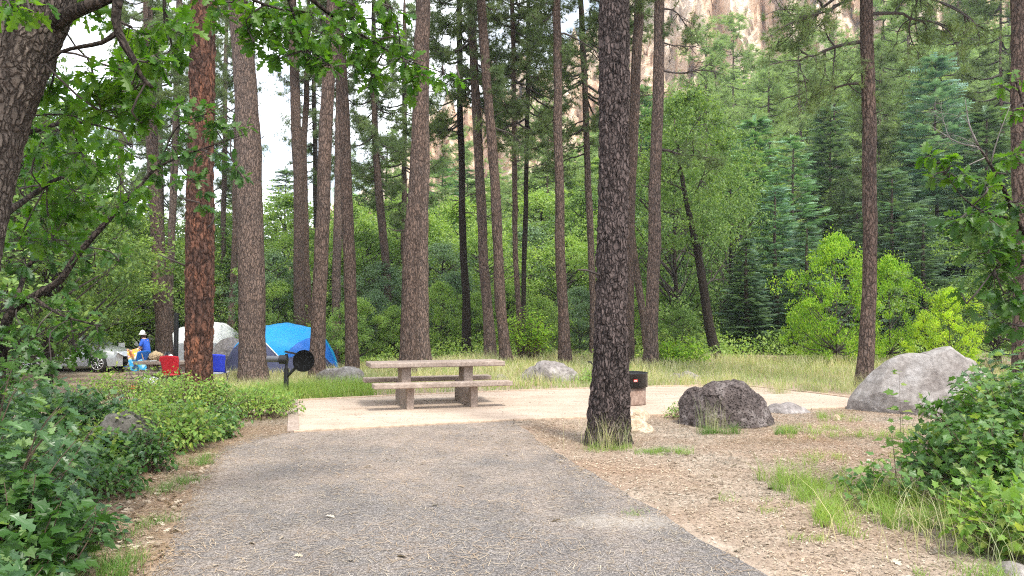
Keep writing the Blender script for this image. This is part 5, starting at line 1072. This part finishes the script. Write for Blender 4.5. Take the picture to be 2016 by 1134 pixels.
tw_ = empty('beach_towel', (-12.98, 26.15, tz1(-13, 26)), 'beach towel with yellow, orange and blue print hung over a chair', 'towel')
u = np.linspace(-1, 1, 20); v = np.linspace(0, 1, 24); U, Vv = np.meshgrid(u, v)
o = MB().add(np.stack([U*.27+.25*(1-Vv), -.05-.06*np.sin(U*5+Vv*3)+.1*Vv, .28+.72*Vv+.03*np.sin(U*4)], -1).reshape(-1, 3), grid_faces(24, 20)).build('cloth', M['towel'], tw_); o.modifiers.new('t', 'SOLIDIFY').thickness = .01
# person
def skinned(name, J, E, mat, parent, sub=2):
    me = bpy.data.meshes.new(name); me.from_pydata([j[:3] for j in J], E, []); me.materials.append(mat); o = put(name, me, parent)
    m = o.modifiers.new('skin', 'SKIN'); m.use_smooth_shade = True; s2 = o.modifiers.new('sub', 'SUBSURF'); s2.levels = sub; s2.render_levels = sub
    sv = me.skin_vertices[0].data
    for i, j in enumerate(J): sv[i].radius = (j[3], j[4] if len(j) > 4 else j[3])
    sv[0].use_root = True
    return o
def mk_skin(name, J, E, mat, parent, sub=2):
    bm = bmesh.new(); lay_ = bm.verts.layers.skin.verify(); vs_ = []
    for i, j in enumerate(J):
        v_ = bm.verts.new(j[:3]); v_[lay_].radius = (j[3], j[4] if len(j) > 4 else j[3]); v_[lay_].use_root = (i == 0); vs_.append(v_)
    for a_, b_ in E: bm.edges.new((vs_[a_], vs_[b_]))
    me = bpy.data.meshes.new(name); bm.to_mesh(me); bm.free(); me.materials.append(mat); o = put(name, me, parent)
    m = o.modifiers.new('skin', 'SKIN'); m.use_smooth_shade = True; s2 = o.modifiers.new('sub', 'SUBSURF'); s2.levels = sub; s2.render_levels = sub
    return o
pc = W(290, 700, 26.6); pz = tz1(pc[0], 26.6)
pe = empty('person', (pc[0], 26.6, pz), 'person in a blue shirt, dark trousers and white sun hat bending over the camp gear', 'person')
J = [(0, 0, .86, .12, .10), (-.03, 0, 1.02, .13, .10), (-.09, 0, 1.22, .15, .11), (-.13, 0, 1.36, .06), (-.17, 0, 1.45, .075, .07), (-.18, 0, 1.53, .085, .075),
     (-.08, .18, 1.30, .05), (-.18, .22, 1.08, .042), (-.36, .14, .98, .032), (-.44, .10, .97, .028),
     (-.08, -.18, 1.30, .05), (-.16, -.23, 1.06, .042), (-.34, -.16, .95, .032), (-.42, -.12, .94, .028),
     (0, .09, .80, .085), (-.04, .10, .46, .06), (.02, .10, .08, .045), (-.10, .10, .04, .04),
     (0, -.09, .80, .085), (-.02, -.10, .46, .06), (.08, -.10, .08, .045), (-.04, -.10, .04, .04)]
E = [(0, 1), (1, 2), (2, 3), (3, 4), (4, 5), (2, 6), (6, 7), (7, 8), (8, 9), (2, 10), (10, 11), (11, 12), (12, 13), (0, 14), (14, 15), (15, 16), (16, 17), (0, 18), (18, 19), (19, 20), (20, 21)]
mk_skin('body', J, E, M['skin'], pe)
mk_skin('shirt', [(0, 0, .86, .15, .13), (-.03, 0, 1.02, .16, .13), (-.09, 0, 1.24, .18, .14), (-.12, 0, 1.33, .10), (-.08, .19, 1.30, .07), (-.17, .225, 1.10, .06), (-.08, -.19, 1.30, .07), (-.155, -.235, 1.09, .06)], [(0, 1), (1, 2), (2, 3), (2, 4), (4, 5), (2, 6), (6, 7)], M['shirt'], pe)
mk_skin('trousers', [(0, 0, .88, .15, .13), (0, .09, .78, .11), (-.04, .10, .46, .085), (.02, .10, .12, .075), (0, -.09, .78, .11), (-.02, -.10, .46, .085), (.08, -.10, .12, .075)], [(0, 1), (1, 2), (2, 3), (0, 4), (4, 5), (5, 6)], M['black'], pe)
MB().lathe([(0, 1.68), (.05, 1.66), (.09, 1.58), (.10, 1.545), (.13, 1.53), (.132, 1.52), (.09, 1.53)], (-.18, 0, -.01), 24).build('sun_hat', M['white'], pe)
MB().lathe([(0, 1.60), (.09, 1.56), (.098, 1.50), (.08, 1.43), (0, 1.42)], (-.145, 0, -.02), 16).build('hair', M['hair'], pe)
# things on and around the camp table
def thing(name, mb, mat, loc, label, cat, smooth=True): return tag(mb.build(name, M[mat], None, smooth, loc=loc), label, cat, GC)
def onT(px, dy=0.0): return ((px-1008)/F*(24.2+dy), 24.2+dy, TT)
jug = empty('water_jug', onT(338), 'white plastic water jug standing on the camp table', 'jug', GC)
MB().lathe([(0, 0), (.09, 0), (.10, .02), (.10, .14), (.06, .2), (.03, .215), (0, .216)], n=20).build('bottle', M['plastic'], jug); MB().lathe([(.03, .21), (.03, .235), (0, .235)], n=14).build('cap', M['plastic'], jug)
k_ = empty('sauce_bottle', onT(319), 'small red sauce bottle with a white nozzle on the camp table', 'bottle', GC)
MB().lathe([(0, 0), (.05, 0), (.05, .07), (.03, .09), (0, .091)], n=16).build('bottle', M['red'], k_); MB().lathe([(.028, .09), (.008, .16), (0, .161)], n=12).build('nozzle', M['plastic'], k_)
thing('glass_bottle', MB().lathe([(0, 0), (.025, 0), (.025, .1), (.01, .14), (.01, .18), (0, .18)], n=12), 'green', onT(330, .05), 'slim green bottle beside the white jug', 'bottle')
V, Fc = ICO[5]; Q = V*[.21, .15, .13]; Q = Q+V*(.06*fbm(V*4, 4, 3)+.03*fbm(V*14, 2, 4))[:, None]
thing('fleece_bundle', MB().add(Q, Fc), 'fleece', (*onT(309, .38)[:2], TT+.15), 'fluffy tan bundle on the far edge of the camp table', 'bundle')
thing('plastic_plate', MB().lathe([(0, 0), (.10, 0), (.13, .02), (.128, .024), (.1, .006), (0, .006)], n=24), 'plastic', onT(303), 'white plate lying at the left end of the camp table', 'plate')
def bag(px, py, D, s_, mat, name, label, cat, seed):
    V, Fc = ICO[4]; Q = V*s_; Q = Q+V*(.2*min(s_)*fbm(V*3+seed, 4, seed))[:, None]; Q[:, 2] = np.maximum(Q[:, 2], -s_[2]*.8)
    x = (px-1008)/F*D; return thing(name, MB().add(Q, Fc), mat, (x, D, tz1(x, D)+s_[2]*.78), label, cat)
bag(300, 730, 23.0, (.28, .2, .17), 'white', 'white_bag', 'crumpled white bag on the ground under the camp table', 'bag', 3)
bag(272, 745, 22, (.26, .2, .07), 'orange', 'orange_cloth', 'crumpled orange cloth on the ground before the camp table', 'cloth', 5)
bag(350, 715, 25.4, (.3, .25, .22), 'black', 'duffel_bag', 'black duffel bag behind the camp table at the dark post', 'bag', 7)
# lantern posts
def post(px, ty, D, label, r_=.055):
    x = (px-1008)/F*D; z = tz1(x, D); h = W(px, ty, D)[2]-z; e_ = empty('lantern_post', (x, D, z), label, 'post', 'lantern posts')
    MB().tube(np.array([[0, 0, -.1], [0, 0, h]]), r_, 16).build('pole', M['steel'], e_, False)
    MB().tube(np.array([[0, 0, h-.06], [.12, 0, h-.04], [.16, 0, h-.1]]), .012, 8).build('hook', M['steel'], e_); return e_
post(348, 616, 25.2, 'dark lantern post behind the camp table, left of the orange pine', .075); post(212, 640, 38, 'distant dark post behind the silver car', .06)
o = bag(206, 662, 38, (.45, .3, .3), 'blue', 'blue_tarp', 'folded blue tarp hanging on the distant post', 'tarp', 9); o.location.z = W(206, 664, 38)[2]; o.location.y = 37.75
# white garden chairs far behind
wc = empty('garden_chair', at(250, 34), 'white plastic garden chair beyond the front of the silver car', 'chair', GC)
MB().box((0, 0, .42), (.5, .48, .04)).build('seat', M['plastic'], wc, False); MB().box((-.2, 0, .72), (.05, .46, .5)).build('backrest', M['plastic'], wc, False)
for sx in (-1, 1):
    for sy in (-1, 1): MB().box((sx*.2, sy*.2, .2), (.04, .04, .4)).build('leg', M['plastic'], wc, False)
    MB().box((0, sx*.24, .64), (.44, .04, .03)).build('armrest', M['plastic'], wc, False)
# ================================================================== GRASS AND LITTER
def blades(P, h, wd, lean, g, seg=3):
    n = len(P); az = g.uniform(0, 2*math.pi, n); d = np.stack([np.cos(az), np.sin(az), 0*az], 1); sd_ = np.stack([-np.sin(az), np.cos(az), 0*az], 1)
    rot = g.uniform(0, 2*math.pi, n)[:, None]; sd_ = sd_*np.cos(rot)+d*np.sin(rot)
    h = np.broadcast_to(h, (n,))*g.uniform(.5, 1.15, n); ln = lean*g.uniform(.2, 1.3, n); V = []
    for k in range(seg+1):
        t = k/seg; c = P+d*(h*ln*t*t)[:, None]+np.array([0, 0, 1])*(h*(t-.25*ln*t*t))[:, None]; w_ = (np.broadcast_to(wd, (n,))*(1-t)**.6/2)[:, None]
        if k < seg: V += [c-sd_*w_, c+sd_*w_]
        else: V += [c]
    V = np.stack(V, 1); m = V.shape[1]; off = (np.arange(n)*m)[:, None, None]
    q = np.array([[2*k, 2*k+1, 2*k+3, 2*k+2] for k in range(seg-1)]); tr = np.array([[2*seg-2, 2*seg-1, 2*seg]])
    return V.reshape(-1, 3), [(q[None]+off).reshape(-1, 4), (tr[None]+off).reshape(-1, 3)]
g = np.random.default_rng(55)
PADpoly = np.array(padP); DRpoly = np.array(drive)
def scatter(n, x0, x1, y0, y1, keep, clump=0, cs=.8):
    P = np.column_stack([g.uniform(x0, x1, n), g.uniform(y0, y1, n)]); k = keep(P)
    if clump: k &= (fbm(np.column_stack([P*cs, 0*P[:, 0]]), 3, 8) > clump*g.uniform(-1, 1, n)-.02)
    P = P[k]; return np.column_stack([P, tz(P[:, 0], P[:, 1])])
off_pad = lambda P: ~pip(P, PADpoly) & ~pip(P, DRpoly)
def backgrass(P):
    back = np.interp(P[:, 0], [-14, -6.2, -2.9, 0, 3.5, 5, 8, 11, 14], [21, 15, 13.8, 16.1, 17.3, 17.6, 15.5, 13.4, 13.2])
    return off_pad(P) & (P[:, 1] > back) & (P[:, 0] > -.42*P[:, 1]-1)
P = scatter(90000, -14, 15, 13.2, 28.5, backgrass, .9, 1.3); hh = .12+.24*ss(0, 5, P[:, 1]-np.interp(P[:, 0], [-14, -2.9, 3.5, 14], [20, 14, 17.4, 14]))
hh = hh*(.7+.6*(fbm(P*.6, 2, 4)+.5))
mb = MB(); mb.add(*blades(P, hh, .006+.0004*P[:, 1], .55, g)); 
tag(mb.build('dry_grass', M['grass_dry'], smooth=False), 'tall dry golden grass beyond the picnic pad', 'grass', kind='stuff')
gm = MB()
P = scatter(9000, -5.4, -2.8, 13.2, 18.5, lambda P: off_pad(P) & (((P[:, 0]+4.1)/1.3)**2+((P[:, 1]-15.2)/2.2)**2 < 1)); gm.add(*blades(P, .42, .009, .8, g))
P = scatter(34000, -10, 13, 13.4, 27, backgrass, .9, 1.2); gm.add(*blades(P, .24, .011, .6, g))
def tufts(gm, cx, cy, rx, ry, nt_, nb, h, lean=1.0, r0=.035):
    for _ in range(nt_):
        c = np.array([cx, cy])+g.uniform(-1, 1, 2)*[rx, ry]; q = c+g.normal(size=(nb, 2))*r0*g.uniform(.6, 1.6); P = np.column_stack([q, tz(q[:, 0], q[:, 1])]); gm.add(*blades(P, h*g.uniform(.5, 1.15), .0042, lean, g))
for a_ in [(1.75, 9.05, .32, .14, 22, 26, .10), (1.2, 9.25, .3, .15, 12, 26, .12), (2.95, 7.0, .55, .6, 48, 34, .26), (2.75, 6.0, .45, .4, 26, 34, .30), (3.5, 6.4, .5, .5, 26, 34, .34), (3.6, 8.4, .8, .5, 22, 20, .14),
           (4.8, 10.4, 1.2, .35, 40, 24, .17), (2.2, 5.5, .13, .05, 3, 30, .08), (1.05, 6.25, .1, .04, 3, 22, .06), (3.9, 12.7, .25, .2, 10, 22, .2), (2.9, 11.6, .3, .12, 10, 24, .2), (4.2, 10.9, .4, .2, 12, 22, .14), (2.75, 4.8, .35, .2, 8, 28, .12), (5.1, 12, .3, .3, 12, 24, .2), (2.1, 6.6, .3, .3, 5, 20, .10)]:
    tufts(gm, *a_)
tag(gm.build('green_grass', M['grass_green'], smooth=False), 'fresh green grass tufts around the pad and under the shrubs', 'grass', kind='stuff')
gm = MB()
for a_ in [(-2.6, 4.75, .25, .35, 20, 34, .20), (-2.85, 5.8, .18, .3, 12, 26, .14), (-3.2, 7.3, .2, .35, 16, 26, .13), (-3.45, 8.4, .25, .3, 14, 26, .14), (-2.55, 3.9, .2, .3, 12, 34, .2), (3.3, 12.0, .4, .15, 18, 28, .2), (2.9, 10.55, .35, .1, 16, 28, .2), (3.75, 10.5, .15, .08, 8, 28, .18), (3.6, 5.6, .5, .4, 18, 26, .3)]:
    tufts(gm, *a_)
tag(gm.build('dark_grass', M['grass_dark'], smooth=False), 'darker green grass tufts along the driveway edge and boulder', 'grass', kind='stuff')  # darker blade colour than the fresh green tufts
# straw stalks bottom right
P = np.column_stack([3.25+g.normal(size=260)*.35, 5.4+g.normal(size=260)*.35, np.zeros(260)]); gm = MB().add(*blades(P, .5, .005, .9, g))
P = np.column_stack([1.15+g.normal(size=120)*.17, 9.25+g.normal(size=120)*.05, np.zeros(120)]); gm.add(*blades(P, .45, .004, .4, g))
P = np.column_stack([2.75+g.normal(size=90)*.12, 10.6+g.normal(size=90)*.05, np.zeros(90)]); gm.add(*blades(P, .5, .004, .3, g))
for a_ in [(4.2, 17.9, 1.2, .5, 26, 40, .62, 1.1, .06), (6.5, 16.4, 1.3, .5, 26, 40, .6, 1.1, .06), (8.0, 15.2, .9, .4, 14, 40, .5, 1.1, .06), (-6.2, 18.0, 1.6, 1.6, 40, 40, .5, 1.1, .06), (-4.6, 17, 1.2, 1.5, 22, 40, .45, 1.1, .06), (2.0, 19.5, 2.5, .8, 26, 30, .5, 1.0, .06), (-1.5, 18.5, 2.5, 1.0, 26, 30, .5, 1.0, .06), (10, 14.8, 1, .5, 14, 40, .5, 1.1, .06)]:
    tufts(gm, *a_)
tag(gm.build('straw_stalks', M['grass_dry'], smooth=False), 'taller bent straw stalks among the dry grass, the front pine and the right shrubs', 'straw', kind='stuff')
# litter
def chips(P, L, wd, g, lift=.004, tilt=.25):
    n = len(P); az = g.uniform(0, 2*math.pi, n); Y_ = np.stack([np.cos(az), np.sin(az), g.normal(size=n)*tilt], 1); Zn = np.array([0, 0, 1.])+g.normal(size=(n, 3))*tilt
    tpl = (np.array([[-wd/2, -.5, 0], [wd/2, -.5, 0], [wd/2*.7, .5, .02], [-wd/2*.7, .5, .02]]), [np.array([[0, 1, 2, 3]])]); mb = MB(); leaves_at(mb, tpl, P+[0, 0, lift], Y_, Zn, L); return mb
dirt = lambda P: off_pad(P) & (P[:, 0] > -6)
ragged = lambda P: off_pad(P+np.where(P[:, :1] > -.5, .30, .10)*np.column_stack([fbm(np.column_stack([P*4, 0*P[:, 0]]), 3, 3), fbm(np.column_stack([P*4, 0*P[:, 0]]), 3, 4)])+.07*g.normal(size=P.shape)) & (P[:, 0] > -6)
P = scatter(190000, -4.2, 7.5, 3.8, 14, ragged); m_ = chips(P, g.uniform(.009, .033, len(P)), .38, g, .010)
P = scatter(2600, -5, 9, 11, 18, lambda P: pip(P, PADpoly) & (fbm(np.column_stack([P*1.2, 0*P[:, 0]]), 3, 12) > .02)); P[:, 2] = .012; q = chips(P, g.uniform(.012, .045, len(P)), .35, g, .004); m_.add(np.concatenate(q.v), q.f)
P = scatter(5000, -3.8, 3, 3.8, 12, lambda P: pip(P, DRpoly) & (fbm(np.column_stack([P*.9, 0*P[:, 0]]), 3, 13) > .05)); P[:, 2] = .006; q = chips(P, g.uniform(.01, .035, len(P)), .4, g, .004); m_.add(np.concatenate(q.v), q.f)
tag(m_.build('leaf_litter', M['litter'], smooth=False), 'brown and tan mulch of leaf bits on the bare ground', 'leaf litter', kind='stuff')
P = scatter(26000, -4.5, 6, 3.8, 14, ragged); nd = chips(P, g.uniform(.06, .13, len(P)), .025, g, .012, .12)
inD = lambda P: pip(P, DRpoly)
P = scatter(26000, -3.8, 3, 3.8, 12, inD); P[:, 2] = .008; q = chips(P, g.uniform(.04, .11, len(P)), .04, g, .004, .05); nd.add(np.concatenate(q.v), q.f)
P = scatter(2500, -5, 9, 11, 18, lambda P: pip(P, PADpoly), 0); P[:, 2] = .014; q = chips(P, g.uniform(.03, .08, len(P)), .03, g, .002, .03); nd.add(np.concatenate(q.v), q.f)
tag(nd.build('pine_needles', M['needles_dry'], smooth=False), 'dry pine needles strewn over the driveway and dirt', 'pine needles', kind='stuff')
M['duff'] = leafmat('red brown needle duff', [(.22, .145, .09), (.33, .23, .15), (.14, .09, .06), (.46, .36, .25)], .1, .7, .2, 1.0)
def leftstrip(P):
    ex = np.interp(P[:, 1], [3.5, 4.73, 9.4, 10.7, 13], [-2.6, -2.2, -3.5, -3.1, -3.9]); d = ex-P[:, 0]
    return (d > -.03+.06*g.normal(size=len(P))) & (d < 1.3) & ~pip(P, PADpoly)
P = scatter(60000, -5.5, -1.8, 3.8, 13, leftstrip); q = chips(P, g.uniform(.05, .12, len(P)), .03, g, .014, .12); dm_ = MB().add(np.concatenate(q.v), q.f)
for cx, cy, rx, ry in [(3.3, 9.9, .5, .2), (3.2, 11.0, .5, .3), (.9, 10.0, .6, .4), (4.4, 10.2, .5, .2)]:
    q2 = g.normal(size=(1200, 2))*[rx, ry]+[cx, cy]; P = np.column_stack([q2, tz(q2[:, 0], q2[:, 1])]); q = chips(P, g.uniform(.05, .12, len(P)), .03, g, .014, .12); dm_.add(np.concatenate(q.v), q.f)
tag(dm_.build('needle_duff', M['duff'], smooth=False), 'red brown pine needle duff along the left verge and round the stones', 'pine needles', kind='stuff')
# a few fallen oak leaves on the asphalt and the left verge
fl = MB(); P = np.array([[*g0(px, py), .02] for px, py in [(800, 1102), (690, 1110), (578, 1100), (500, 1075), (640, 1020), (1110, 912), (1106, 1028), (865, 997), (355, 1050), (352, 1097), (530, 835), (1320, 912), (1465, 1085), (660, 965), (730, 920), (900, 960), (420, 1120), (1000, 900), (560, 1060)]])
leaves_at(fl, OAK, P, np.column_stack([g.normal(size=(len(P), 2)), 0*P[:, 0]]), np.array([0, 0, 1.])+g.normal(size=P.shape)*.2, g.uniform(.05, .10, len(P)))
P = scatter(900, -3.6, -1.5, 3.8, 9, off_pad); P[:, 2] += .02; leaves_at(fl, OAK, P, np.column_stack([g.normal(size=(len(P), 2)), 0*P[:, 0]]), np.array([0, 0, 1.])+g.normal(size=P.shape)*.4, g.uniform(.05, .10, len(P)))
P = scatter(160, 1.5, 5, 4, 9, off_pad); P[:, 2] += .02; leaves_at(fl, OAK, P, np.column_stack([g.normal(size=(len(P), 2)), 0*P[:, 0]]), np.array([0, 0, 1.])+g.normal(size=P.shape)*.4, g.uniform(.04, .09, len(P)))
tag(fl.build('fallen_leaves', M['litter'], smooth=False), 'fallen dry oak leaves on the asphalt and verges', 'fallen leaves', kind='stuff')
print('verts', sum(len(m.vertices) for m in bpy.data.meshes))
